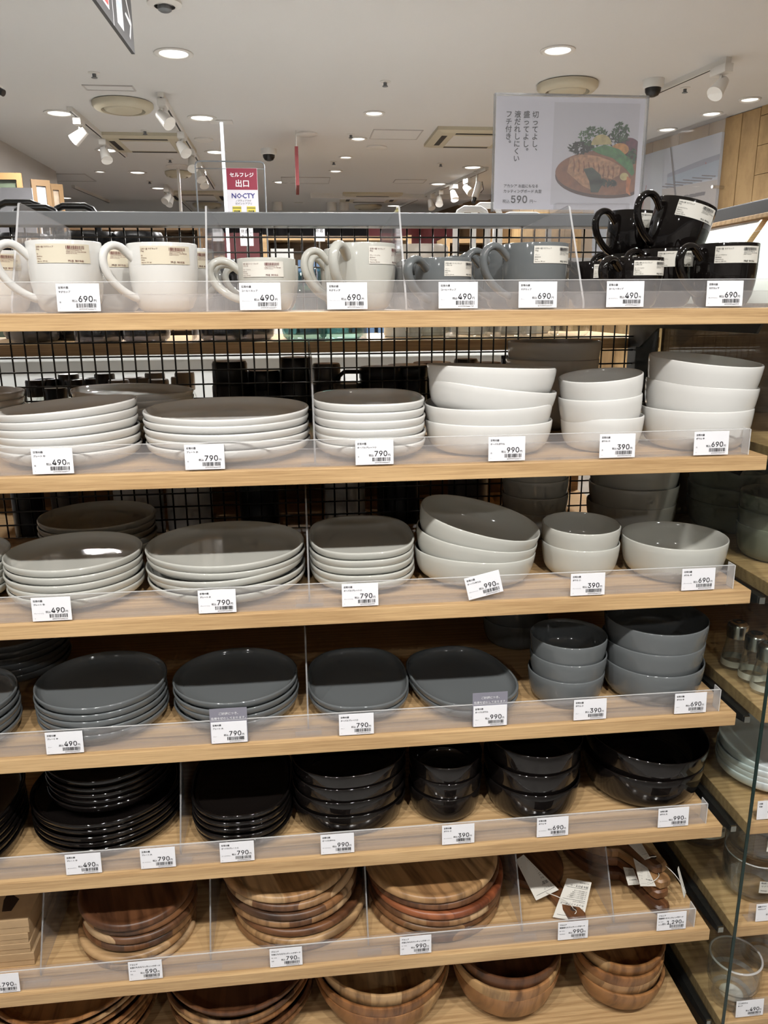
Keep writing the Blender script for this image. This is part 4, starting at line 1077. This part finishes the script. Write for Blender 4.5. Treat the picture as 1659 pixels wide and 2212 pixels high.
def dome(x, y, lab, d=.11):
    p = cpt(x, y-8)
    o = thing('dome_camera', lab, 'security camera', (p.x, p.y, CEIL), group='ceiling dome cameras')
    MB().lathe([(0, 0), (d*.52, 0), (d*.52, -.030), (d*.47, -.042), (d*.40, -.044)], 28).build('housing', M['whiteplastic'], o, 40)
    MB().lathe([(d*.40, -.042), (d*.38, -.062), (d*.28, -.080), (d*.12, -.088), (0, -.089)], 28).build('dome', M['blackplastic'], o, True)
dome(580, 330, 'white dome security camera beside the sign frame', .12)
dome(1412, 180, 'white dome security camera left of the large spotlight')
def bullet(x, y, lab, s=1.0, Y=None):
    p = cpt(x, y)
    o = thing('bullet_camera', lab, 'security camera', (p.x, p.y, CEIL), group='bullet cameras')
    MB().lathe([(0, 0), (.035*s, 0), (.035*s, -.01*s), (.01*s, -.014*s), (.01*s, -.12*s), (0, -.12*s)], 16).build('mount', M['lampwhite'], o, 40)
    MB().tube([(.02*s, 0, -.10*s), (0, -.02*s, -.16*s), (-.03*s, -.05*s, -.24*s)], .030*s, 14).build('body', M['lampwhite'], o, 40)
    MB().tube([(-.03*s, -.05*s, -.24*s), (-.045*s, -.065*s, -.28*s)], .020*s, 12).build('lens_tube', M['blackplastic'], o, 40)
    MB().tube([(.01*s, 0, -.11*s), (.05*s, 0, -.09*s), (.06*s, -.01*s, -.16*s), (.03*s, -.02*s, -.19*s)], .004*s, 6).build('cable', M['blackplastic'], o, True)
bullet(1031, 370, 'bullet security camera hanging left of the steak poster', 1.0)
o = thing('bullet_camera', 'bullet security camera cut by the left picture edge', 'security camera', tuple(at(-8, 192, Y=3.2)), group='bullet cameras')
MB().tube([(-.06, 0, .03), (0, 0, 0), (.012, -.004, -.008)], .026, 14).build('body', M['lampwhite'], o, 40)
MB().tube([(.012, -.004, -.008), (.034, -.01, -.020)], .016, 12).build('lens_tube', M['blackplastic'], o, 40)
MB().cyl((-.05, 0, .03), (-.05, 0, CEIL-o.location.z), .010).build('mount', M['lampwhite'], o)

# hanging arrow sign at the top left
p0 = Vector((-.551, 2.2, 0)); q_ = at(203, 0, Z=2.379); dirs = Vector((q_.x+.551, q_.y-2.2, 0)).normalized()
ar = thing('hanging_direction_sign', 'dark grey hanging direction sign with red panel and arrow', 'sign', (p0.x, p0.y, 2.379), (0, 0, math.atan2(-dirs.y, -dirs.x)))
MB().box(-1.3, 0, -.006, .006, 0, .34).build('board', mat('sign_grey', (0.055, 0.055, 0.058), 0.5), ar)
m_ = [mat('sign_red', (0.42, 0.06, 0.06), 0.4), M['inkwhite'], mat('sign_pale_blue', (0.55, 0.62, 0.72), 0.4)]
g = MB()
def R4(x0, x1, z0, z1, mi, y=-.0064): g.add([(x0, y, z0), (x1, y, z0), (x1, y, z1), (x0, y, z1)], [(0, 1, 2, 3)], mi)
R4(-.60, -.350, .028, .30, 1); R4(-.59, -.357, .036, .29, 0, -.0067)
R4(-.303, -.297, .0, .34, 1)
R4(-.245, -.156, .026, .30, 1); R4(-.240, -.161, .031, .295, 2, -.0067)
R4(-.232, -.168, .042, .052, 1, -.007); R4(-.228, -.175, .10, .20, 1, -.007)
g.add([(x, -.0066, z) for x, z in ((-.125, .170), (-.036, .088), (-.024, .088), (-.112, .180))], [(0, 1, 2, 3)], 1)
g.add([(x, -.0066, z) for x, z in ((-.120, .090), (-.108, .100), (-.036, .092), (-.036, .074))], [(0, 1, 2, 3)], 1)
g.add([(x, -.0066, z) for x, z in ((-.040, .088), (-.024, .088), (-.058, .030), (-.072, .036))], [(0, 1, 2, 3)], 1)
g.build('printing', m_, ar)
for x in (-1.1, -.2): MB().cyl((x, 0, .34), (x, 0, CEIL-2.379), .004).build('hanger', M['chrome'], ar)

# red hanging banner, seen nearly edge-on
rb = thing('hanging_banner', 'narrow red hanging banner seen edge-on in the distance', 'banner', tuple(at(643, 400, Y=5.0)))
zt_ = at(643, 316, Y=5.0).z-rb.location.z
MB().box(-.012, .012, 0, .5, 0, zt_).build('cloth', mat('banner_red', (0.17, 0.018, 0.02), 0.6), rb)
for y in (.03, .45): MB().cyl((0, y, zt_), (0, y, CEIL-rb.location.z), .003).build('wire', M['lampwhite'], rb)

# red and white self-checkout sign in a wire frame stand
NY = 3.5
a, b, c, d_ = at(487, 363, Y=NY), at(555, 366, Y=NY), at(490, 455, Y=NY), at(565, 350, Y=NY)
ns = thing('checkout_sign', 'red and white self-checkout exit sign in wire frame', 'sign', (a.x, NY, 0))
w, zt_, zm = b.x-a.x, a.z, at(490, 410, Y=NY).z
zb = zt_-w*1.55
MB().bev(0, w, -.004, .004, zb, zt_, .001).build('panel', mat('sign_white', (0.66, 0.65, 0.70), 0.35), ns)
nm = [mat('sign_crimson', (0.24, 0.02, 0.045), 0.4), M['inkwhite'], mat('sign_navy', (0.02, 0.02, 0.19), 0.4), M['ink'], mat('sign_yellow', (0.60, 0.52, 0.08), 0.4)]
g = MB()
R4(.004, w-.001, zm, zt_-.001, 0, -.0045)
g.text('セルフレジ', w/2, zm+(zt_-zm)*.60, w*.155, -.0052, 1, off=.014, align='C'); g.text('出口', w/2, zm+(zt_-zm)*.16, w*.235, -.0052, 1, off=.014, align='C')
g.text('NOCTY', w*.52, zm-w*.255, w*.215, -.0052, 2, off=.012, align='C')
g.text('ノクティプラザ', w*.52, zm-w*.36, w*.072, -.0052, 3, align='C'); g.text('ポイントアプリ', w*.52, zm-w*.45, w*.078, -.0052, 3, align='C')
for x_ in (.16, .62):
    R4(w*x_, w*(x_+.28), zm-w*.72, zm-w*.50, 4, -.0048); R4(w*x_, w*(x_+.28), zm-w*.565, zm-w*.545, 3, -.0052)
    g.text('回収機', w*(x_+.14), zm-w*.68, w*.065, -.0054, 3, off=.02, align='C')
g.build('printing', nm, ns)
fx0, fx1, fz = -.16, d_.x-a.x+.012, d_.z+.006
MB().tube([(fx0, .03, .02), (fx0, .03, fz-.02), (fx0+.006, .03, fz-.006), (fx0+.02, .03, fz), (fx1-.02, .03, fz), (fx1-.006, .03, fz-.006), (fx1, .03, fz-.02), (fx1, .03, .02)], .0042, 8).build('wire_frame', M['steel'], ns, True)
MB().tube([(fx0, .03, fz-.036), (fx1, .03, fz-.036)], .0022, 6).build('cross_wire', M['steel'], ns, True)
for x_ in (.08, .86): MB().tube([(w*x_, .03, fz-.034), (w*x_, .004, zt_-.004)], .003, 6).build('hook', M['chrome'], ns, True)
MB().box(fx0-.1, fx1+.1, -.12, .18, 0, .02).build('foot', M['steel'], ns)
# glowing pole from the ceiling
pp = at(478, 262, Z=CEIL)
gp = thing('light_pole', 'slim bright white pole hanging from a ceiling plate', 'pole', (pp.x, pp.y, CEIL))
MB().box(-.075, .075, -.05, .05, -.008, 0).build('ceiling_plate', M['lampwhite'], gp)
MB().cyl((0, 0, -.008), (0, 0, -1.6), .011).build('tube', mat('lit_tube', (0.9, 0.95, 1), 0.3, emit=(0.85, 0.93, 1, 1.2)), gp)
pp = at(384, 358, Z=CEIL)
gp = thing('light_pole', 'white ceiling-hung pole beside the small far track', 'pole', (pp.x, pp.y, CEIL))
MB().lathe([(0, 0), (.10, 0), (.10, -.01), (.02, -.02), (0, -.02)], 20).build('ceiling_plate', M['lampwhite'], gp, 40)
MB().cyl((0, 0, -.01), (0, 0, -1.3), .013).build('tube', M['whiteplastic'], gp)

# ------------------------------------------------------------------ walls beyond
struct(MB().box(-9, 9, 12.6, 12.8, 0, CEIL).build('wall_back', mat('far_wall', (0.34, 0.31, 0.28), 0.7)), 'distant grey-brown back wall of the shop', 'wall')
sof = MB().box(.2, 9, 8.2, 8.3, CEIL-.05, CEIL).build('trim_2', M['ceiling']); struct(sof, 'thin ceiling drop line far behind the red banner', 'trim')
struct(MB().box(-2.6, 3.2, 11.2, 11.4, CEIL-.30, CEIL).build('trim_3', mat('dark_soffit', (0.05, 0.05, 0.06), 0.5)), 'dark far soffit just above the top rail', 'trim')
wl = MB().box(-6.5, -2.16, 5.2, 5.4, 0, CEIL).box(-2.18, -2.13, 5.2, 6.9, 0, CEIL).build('wall_left', M['wallpaint'])
struct(wl, 'grey wall end behind the leaning picture frames', 'wall')
def picture(x0, x1, Y, ztop, depth, lab, face, frame, rz):
    a = at(x0, 400, Y=Y); b = at(x1, 400, Y=Y)
    w_ = (b.x-a.x)/math.cos(rz)
    o = thing('picture_frame', lab, 'picture', (a.x, Y, 0), (0, 0, rz), 'framed pictures standing at left')
    f = MB()
    for q in ((0, w_, ztop-.04, ztop), (0, w_, 0, .04), (0, .03, .04, ztop-.04), (w_-.03, w_, .04, ztop-.04)): f.box(q[0], q[1], -depth, 0, q[2], q[3])
    f.build('frame', frame, o)
    MB().box(.03, w_-.03, -depth*.5, -depth*.3, .04, ztop-.04).build('picture_sheet', face, o)
    MB().box(0, w_, -.006, 0, 0, ztop).build('backing', M['kraft'], o)
fo = mat('oak_frame', (0.20, 0.115, 0.045), 0.5)
picture(-60, 50, 4.6, at(40, 375, Y=4.6).z, .03, 'wide oak-framed dark green picture at the left edge', noise_tint(mat('green_print', (0.06, 0.075, 0.05), 0.4), 4, .5), fo, 0)
picture(66, 101, 5.0, at(84, 383, Y=4.9).z, .03, 'narrow framed pale grey picture beside the wall end', noise_tint(mat('grey_print', (0.48, 0.49, 0.50), 0.3), 6, .2), fo, R_(28))
picture(101, 128, 5.1, at(114, 397, Y=5.1).z, .03, 'narrow oak-framed tan picture nearest the middle', noise_tint(mat('tan_print', (0.36, 0.28, 0.20), 0.3), 6, .4), fo, R_(32))
lb = at(-30, 405, Y=4.2)
o = tag(MB().box(0, .26, 0, .015, 0, lb.z).build('leaning_sheet', noise_tint(mat('lilac_sheet', (0.48, 0.48, 0.52), 0.4), 3, .2)), 'pale lilac sheet leaning before the dark green picture', 'sheet'); o.location = (lb.x, 4.2, 0)

# pine wall at the right with the beach poster
P0 = Vector((2.981, 4.062, 0)); DW = Vector((-.1853, .9827, 0)); NW = Vector((-.9827, -.1853, 0))
wr = MB()
def wp(t, off, z): return tuple(P0+DW*t+NW*off+Vector((0, 0, z)))
def wbox(m, t0, t1, o0, o1, z0, z1, mi=0):
    return m.add([wp(t, o, z) for z in (z0, z1) for o in (o0, o1) for t in (t0, t1)], [(0, 2, 3, 1), (4, 5, 7, 6), (0, 1, 5, 4), (2, 6, 7, 3), (0, 4, 6, 2), (1, 3, 7, 5)], mi)
wbox(wr, -6, 8.6, -.2, -.022, 0, CEIL)
wro = wr.build('wall_right', M['oakdark']); struct(wro, 'knotty pine plank wall at the right', 'wall')
def wt(x, y):
    d = _f+_r*(x-W/2)/F-_u*(y-H/2)/F
    n = np.array(NW); k = ((np.array(P0)-CAM)@n)/(d@n); p = CAM+d*k
    return float((p-np.array(P0))@np.array(DW)), float(p[2])
tp = wt(1634, 330)[0]
z = .02
while z < CEIL:
    wbox(MB(), tp-1.6, tp-.004, -.02, 0, z, min(z+.1715, CEIL)).build('plank', M['pine'], wro); z += .175
t_ = tp; k = 0
while t_ < tp+3.4:
    wbox(MB(), t_+.002, t_+.158, -.02, .003*(k % 2), .02, CEIL-.004).build('plank', M['pine'], wro); t_ += .16; k += 1
t1, zt_ = wt(1567, 285); zb = wt(1552, 440)[1]; t2 = t1+1.55
bp = thing('beach_poster', 'large beach poster with boats behind a clear panel on pine wall', 'poster', (0, 0, 0))
pm = [mat('poster_sky', (0.56, 0.60, 0.68), 0.4), mat('poster_hills', (0.30, 0.34, 0.42), 0.4), mat('poster_sea', (0.36, 0.45, 0.56), 0.4), mat('poster_sand', (0.52, 0.48, 0.44), 0.4), mat('poster_boats', (0.13, 0.12, 0.13), 0.4), mat('poster_curtain', (0.58, 0.64, 0.70), 0.4), mat('poster_post', (0.12, 0.11, 0.12), 0.4), mat('poster_red', (0.4, 0.1, 0.1), .4)]
zb2 = zb-.25
wbox(MB(), t1, t2, .004, .026, zb2, zt_).build('board', pm[0], bp)
g = MB(); hh = zt_-zb
def WQ(pts, mi, lv): g.add([wp(t1+u*(t2-t1), .0265+.0006*lv, zt_-v*hh) for u, v in pts], [tuple(range(len(pts)))], mi)
WQ([(0, .30), (.12, .32), (.25, .36), (.36, .40), (.36, .50), (0, .50)], 1, 1)
WQ([(0, .38), (.36, .46), (.36, .66), (0, .62)], 2, 2)
WQ([(0, .66), (.40, .62), (.62, .66), (.62, 1.4), (0, 1.4)], 3, 3)
for k in range(16):
    u = .01+.022*k; v = .60+.03*math.sin(k*2.1); WQ([(u, v), (u+.05, v-.03), (u+.055, v-.018), (u+.006, v+.016)], 4, 4)
for k in range(7): WQ([(.07+.02*k, .80+.015*math.sin(k*3)), (.10+.02*k, .79), (.105+.02*k, .84), (.075+.02*k, .85)], 4, 4)
WQ([(.40, 0), (.50, 0), (.46, 1.4), (.38, 1.4)], 5, 5); WQ([(.62, 0), (1, 0), (1, 1.4), (.60, 1.4)], 5, 5)
WQ([(.345, .0), (.355, .0), (.27, 1.0), (.255, 1.0)], 6, 6); WQ([(.08, .38), (.09, .37), (.085, .41)], 7, 6)
WQ([(.52, .5), (.525, .5), (.56, 1.1), (.553, 1.1)], 7, 6)
g.build('printing', pm, bp, fix=False)
ta = wt(1590, 247)[0]
wbox(MB(), ta, t2+.1, .075, .080, zb2-.1, zt_+.23).build('clear_cover', M['acrylic'], bp)
for t_, z_ in ((ta+.05, zt_+.17), (ta+1.0, zt_+.17), (ta+.05, zb+.10), (ta+1.0, zb+.1)):
    MB().cyl(wp(t_, 0, z_), wp(t_, .095, z_), .011).build('standoff', M['chrome'], bp)
# ------------------------------------------------------------------ the other face of the shelving, seen through the mesh
bk = thing('rear_shelving', 'oak shelves on the far side of the wire mesh', 'shelving')
BZ1, BZ2, BZ3 = 1.4365, 1.237, 1.040
for z in (BZ1, BZ2, BZ3):
    MB().bev(XL, .70, .477, .88, z-TH, z, .0012).build('shelf_board', M['oak'], bk)
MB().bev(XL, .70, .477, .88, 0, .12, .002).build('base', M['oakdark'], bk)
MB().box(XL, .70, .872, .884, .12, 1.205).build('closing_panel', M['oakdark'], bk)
for x in (-.78, .68): MB().bev(x-.018, x+.018, .476, .51, 0, 1.632, .002).build('post', M['blacksteel'], bk)
for s_, x in enumerate((30, 170, 275, 420, 520, 625, 700, 790, 905, 985, 1075, 1150)):
    X = at(x, 735, Y=.50).x
    o = tag(MB().box(X-.001, X+.001, .478, .70, BZ1+.0004, BZ1+.06).build('shelf_divider', M['acrylic']), f'low clear divider on the rear shelf, {["first", "second", "third", "fourth", "fifth", "sixth", "seventh", "eighth", "ninth", "tenth", "eleventh", "last"][s_]} counted from left', 'divider', 'low dividers on the rear shelf')

def pitcher(label, X, Y, r, h, glass, top, handle=True, lid=True, z0=None, rot=0.0):
    o = thing('glass_pitcher', label, 'pitcher', (X, Y, (BZ1 if z0 is None else z0)+.0006), (0, 0, rot), group='pitchers on the rear shelf')
    MB().lathe([(0, 0), (r*.8, 0), (r*.96, .006), (r, .016), (r, h*.82), (r*.96, h*.84), (r*.93, h*.82), (r*.94, .018), (r*.86, .010), (0, .008)], 28).build('body', glass, o, 45)
    if lid: MB().lathe([(r*.99, h*.83), (r*1.02, h*.85), (r*1.02, h*.96), (r*.94, h), (0, h)], 28).build('lid', top, o, 45)
    if handle:
        a, b = h*.30, h*.93
        pts = [(r*.9, 0, b), (r+.030, 0, b), (r+.040, 0, b-.008), (r+.044, 0, b-.02), (r+.044, 0, a+.02), (r+.038, 0, a+.006), (r+.028, 0, a), (r*.9, 0, a)]
        MB().tube(pts, .0055, 8, flatx=(1.5, .8)).build('handle', top, o, True)
    return o
PX = lambda x, Y: at(x, 600, Y=Y).x
for x, Y, r, h, g, t, lab, rot in (
    (205, .560, .046, .196, 'smoke', 'blackplastic', 'tall smoke grey pitcher with black lid, left one', 2.2), (305, .565, .046, .196, 'smoke', 'blackplastic', 'tall smoke grey pitcher with black lid, right one', 2.4),
    (60, .60, .046, .196, 'smoke', 'blackplastic', 'tallest smoke grey pitcher behind the first divider', -1.2), (165, .68, .046, .200, 'smoke', 'blackplastic', 'tall smoke grey pitcher in the second row', -1.4),
    (472, .555, .043, .148, 'smoke', 'blackplastic', 'short smoke grey mug with black handle, front one', 2.6), (540, .60, .043, .148, 'smoke', 'blackplastic', 'short smoke grey mug with black handle, rear one', 2.2),
    (655, .560, .044, .150, 'teal', 'teal', 'teal glass pitcher, left of two', 2.9), (735, .57, .044, .140, 'teal', 'teal', 'teal glass pitcher, right of two', 2.6),
    (925, .555, .045, .135, 'ware', 'ware', 'clear glass pitcher beside the beige canister', 2.5), (1010, .57, .043, .155, 'ware', 'ware', 'clear glass pitcher in the middle of three', 1.9),
    (1095, .56, .043, .150, 'ware', 'whiteplastic', 'clear glass pitcher with white lid at right', 2.0), (1235, .58, .040, .150, 'ware', 'whiteplastic', 'clear glass pitcher with white handle behind black mugs', 2.8), (1170, .60, .040, .150, 'ware', 'ware', 'clear glass pitcher behind the grey mug', 1.0)):
    pitcher(lab, PX(x, Y), Y, r, h, M[g], M[t], rot=rot, lid=t != 'teal')
for x, Y, r, h, lab in ((905, .72, .060, .185, 'beige storage canister, larger of two'), (872, .66, .042, .150, 'beige storage canister, smaller of two')):
    o = thing('storage_canister', lab, 'canister', (PX(x, Y), Y, BZ1+.0006), group='beige canisters on the rear shelf')
    MB().lathe([(0, 0), (r*.95, 0), (r, .005), (r, h*.72), (r*.98, h*.74), (0, h*.74)], 28).build('body', M['beige'], o, 45)
    MB().lathe([(r*1.02, h*.74), (r*1.03, h*.78), (r*1.03, h*.97), (r*.97, h), (0, h)], 28).build('lid', mat('beige_lid', (0.50, 0.45, 0.38), 0.4), o, 45)

# capped bottles on the lower rear shelf
def bottle(label, X, Y, r, h, capm, z0=BZ2, grp='capped bottles on the rear shelf'):
    o = thing('capped_bottle', label, 'bottle', (X, Y, z0+.0006), group=grp)
    MB().lathe([(0, 0), (r*1.05, 0), (r*1.1, .004), (r*1.1, h*.50), (r*.9, h*.62), (r*.82, h*.66), (0, h*.66)], 24).build('body', M['ware'], o, 45)
    MB().lathe([(0, h*.66), (r*.96, h*.66), (r, h*.68), (r, h*.97), (r*.93, h), (0, h)], 24).build('cap', capm, o, 45)
words = ['front', 'middle', 'rear']
caps = [(77, 821), (162, 820), (120, 838), (256, 821), (342, 820), (298, 838), (385, 838), (30, 838), (103, 809), (187, 810), (286, 810), (390, 811), (94, 800), (205, 797), (314, 799), (144, 778), (223, 783), (332, 782), (397, 786)]
BW = ['second in the front row', 'third in the front row', 'nearest, low between two others', 'at the left of the front row', 'at the right of the front row', 'low between two taupe caps', 'lowest at the right end', 'lowest at the left end',
      'in the second row at left', 'in the second row at right', 'in the second row at left of centre', 'in the second row at the right end', 'in the third row at left', 'in the third row at right', 'in the third row in the middle',
      'tall, standing highest at left', 'tall, standing highest at right', 'tall, standing highest in the middle', 'tall, standing highest at the right end']
for i, (x, y) in enumerate(caps):
    p = at(x, y, Z=BZ2+.108)
    Yb = min(max(p.y, .515), .84); X = at(x, y, Y=Yb).x
    capm = M['greyplastic'] if x > 240 else M['blackplastic']
    bottle(f'{"taupe" if x > 240 else "black"}-capped bottle {BW[i]}', X, Yb, .0225, .108 if y > 790 else .118, capm)
for x, Y, r, h, m, lab in ((485, .56, .036, .160, 'blackplastic', 'tall black flask behind the mesh, left one'), (632, .57, .034, .165, 'blackplastic', 'tall black flask behind the mesh, right one'), (700, .60, .030, .150, 'greyplastic', 'taupe flask behind the oval plates'),
                           (745, .54, .030, .115, 'greyplastic', 'short taupe canister behind the oval plates'), (560, .58, .034, .140, 'blackplastic', 'black ribbed flask between two tall flasks'), (1010, .60, .026, .155, 'greyplastic', 'grey slim flask beside the wooden post'), (1058, .56, .030, .150, 'greyplastic', 'dark grey flask beside the rear white bowls')):
    o = thing('vacuum_flask', lab, 'flask', (PX(x, Y), Y, BZ2+.0006), group='flasks on the rear shelf')
    MB().lathe([(0, 0), (r*.94, 0), (r, .004), (r, h*.70), (r*.93, h*.73)], 28).build('body', M[m], o, 45)
    MB().lathe([(r*.93, h*.73), (r*.95, h*.74), (r*.95, h*.97), (r*.88, h), (0, h)], 28).build('cap', M[m], o, 45)
for x, Y, lab in ((820, .56, 'black mug with square handle behind the mesh, left'), (880, .60, 'black mug with square handle behind the mesh, right'), (935, .66, 'black lidded pot behind the mesh')):
    pitcher(lab, PX(x, Y), Y, .042, .145, M['blackplastic'], M['blackplastic'], z0=BZ2, rot=3.0)
# pale canisters on the third rear shelf, seen below the white shelf
for x, Y, r, lab, m in ((300, .56, .048, 'left', 'whiteplastic'), (410, .55, .045, 'second', 'whiteplastic'), (745, .56, .042, 'third', 'whiteplastic'), (1010, .58, .042, 'right', 'greyplastic'), (560, .57, .040, 'black middle', 'blackplastic'), (860, .60, .045, 'black right', 'blackplastic'), (60, .56, .03, 'slim black left', 'blackplastic'), (140, .58, .026, 'slim grey', 'greyplastic')):
    o = thing('storage_jar', f'{lab} jar in the dark under the bottles', 'jar', (at(x, 1080, Y=Y).x, Y, BZ3+.0006), group='jars on the third rear shelf')
    MB().lathe([(0, 0), (r*.95, 0), (r, .006), (r, .11), (r*.97, .114), (0, .114)], 28).build('body', M[m], o, 45)
    MB().lathe([(r*1.01, .114), (r*1.01, .135), (r*.96, .139), (0, .139)], 28).build('lid', M[m], o, 45)

# loops of carry handles peeping over the top rail
def loop(label, x, Y, zt, w, m, z0):
    X = at(x, 445, Y=Y).x
    o = thing('carry_pitcher', label, 'pitcher', (X, Y, 0), group='handled vessels beyond the rail')
    MB().lathe([(0, z0), (w*.55, z0), (w*.6, z0+.01), (w*.6, zt-.14), (w*.5, zt-.125), (0, zt-.125)], 24).build('body', m, o, 45)
    MB().tube([(-w*.5, 0, zt-.14), (-w*.5, 0, zt-.020), (-w*.40, 0, zt-.006), (-w*.25, 0, zt), (w*.25, 0, zt), (w*.40, 0, zt-.006), (w*.5, 0, zt-.020), (w*.5, 0, zt-.14)], .007, 8).build('handle', m, o, True)
for x, Y, zt, w, m, lab in ((40, .80, 1.712, .10, 'blackplastic', 'black handled vessel over the rail, left'), (75, .72, 1.693, .09, 'blackplastic', 'black handled vessel over the rail, middle'), (160, .80, 1.706, .09, 'blackplastic', 'black handled vessel over the rail, right'),
                            (1020, .76, 1.700, .07, 'whiteplastic', 'white handled vessel over the rail, left'), (1052, .80, 1.712, .06, 'whiteplastic', 'white handled vessel over the rail, right'), (1130, .78, 1.690, .12, 'whiteplastic', 'white wide handled vessel under the steak poster')):
    loop(lab, x, Y, zt, w, M[m], BZ1+.0006)

# ------------------------------------------------------------------ sales floor beyond
def counter(label, X0, X1, Y0, Y1, Z1, m, cat='display counter'):
    o = thing('display_counter', label, cat, ((X0+X1)/2, (Y0+Y1)/2, 0), group='counters beyond the mesh')
    w, d = (X1-X0)/2, (Y1-Y0)/2
    MB().bev(-w, w, -d, d, Z1-.04, Z1, .004).build('top', m, o)
    MB().box(-w+.03, w-.03, -d+.03, d-.03, .08, Z1-.04).build('body', m, o)
    MB().box(-w+.06, w-.06, -d+.06, d-.06, 0, .08).build('plinth', M['steel'], o)
pale = mat('pale_counter', (0.55, 0.57, 0.56), 0.5)
counter('long pale counter beyond the wire mesh', -1.6, .9, 2.3, 3.0, 1.33, pale)
def rack(label, X0, X1, Y, Z1, m, rows, items):
    o = thing('display_rack', label, 'display rack', ((X0+X1)/2, Y, 0), group='tall racks beyond the mesh')
    w = (X1-X0)/2
    for x in (-w, w-.04): MB().box(x, x+.04, 0, .4, 0, Z1).build('side_panel', m, o)
    MB().box(-w, w, .36, .40, 0, Z1).build('back_board', M['oakdark'], o)
    for k in range(rows+1): MB().box(-w+.04, w-.04, 0, .36, .1+k*(Z1-.14)/rows, .13+k*(Z1-.14)/rows).build('shelf_board', m, o)
    for k in range(rows):
        n = items
        for j in range(n):
            x0 = -w+.06+(2*w-.12)*j/n; hgt = (.6+.3*random.random())*((Z1-.14)/rows-.05)
            MB().box(x0, x0+(2*w-.12)/n*.85, .03, .3, .131+k*(Z1-.14)/rows, .131+k*(Z1-.14)/rows+hgt).build('goods_block', random.choice(GOODS), o)
GOODS = [mat('goods_navy', (0.025, 0.035, 0.065), 0.6), mat('goods_black', (0.012, 0.012, 0.013), 0.5), mat('goods_white', (0.6, 0.6, 0.58), 0.6), mat('goods_blue', (0.09, 0.16, 0.28), 0.6), mat('goods_tan', (0.35, 0.26, 0.16), 0.6)]
rack('tall dark rack of folded goods far beyond, left', -1.9, -.75, 5.9, 2.15, M['oakdark'], 5, 5)
rack('tall rack of folded goods beyond, middle', -.25, .95, 5.6, 2.05, M['oak'], 5, 5)
rack('tall rack of folded goods beyond, right', 1.15, 2.2, 5.2, 2.0, M['oak'], 5, 4)
tag(MB().box(-3.2, -.4, 8.6, 8.66, 1.9, 2.32).build('red_banner_board', mat('fascia_red', (0.17, 0.02, 0.025), 0.5)), 'long dark red fascia board far behind the white mugs', 'fascia')
tag(MB().box(.9, 1.95, 8.9, 8.96, 1.9, 2.5).build('red_banner_board', mat('fascia_red_b', (0.17, 0.02, 0.025), 0.5)), 'dark red fascia board far behind the poster', 'fascia')
for o_ in [o for o in bpy.data.objects if o.name.startswith('red_banner_board')]:
    c = o_; x0 = min(v.co.x for v in c.data.vertices); x1 = max(v.co.x for v in c.data.vertices); y = min(v.co.y for v in c.data.vertices)
    for x in (x0+.1, x1-.14): MB().box(x, x+.04, y+.01, y+.05, 0, 1.9).build('post', M['steel'], c)
for x, y, w, h, lab, lines in ((533, 512, 26, 34, 'small white hanging card seen through the mesh, left', ('見直し', 'ました')), (690, 508, 22, 24, 'small white hanging card seen through the mesh, right', ('新着',))):
    p = at(x, y, Y=2.7); sc = 3.7/F
    o = thing('info_card', lab, 'card', (p.x, 2.7, 1.3305), group='info cards beyond the mesh')
    zc = p.z-1.3305
    MB().bev(-w*sc/2, w*sc/2, -.002, .002, zc-h*sc/2, zc+h*sc/2, .0008).build('card', M['paper'], o)
    MB().cyl((0, .004, 0), (0, .004, zc), .004).build('stem', M['chrome'], o)
    MB().cyl((0, .004, 0), (0, .004, .006), .03).build('foot', M['chrome'], o)
    q = MB()
    for k, t in enumerate(lines): q.text(t, 0, zc+h*sc*.22-k*.022, .018, -.0026, align='C')
    q.build('printing', M['ink'], o)
bpy.data.scenes.remove(_gs)
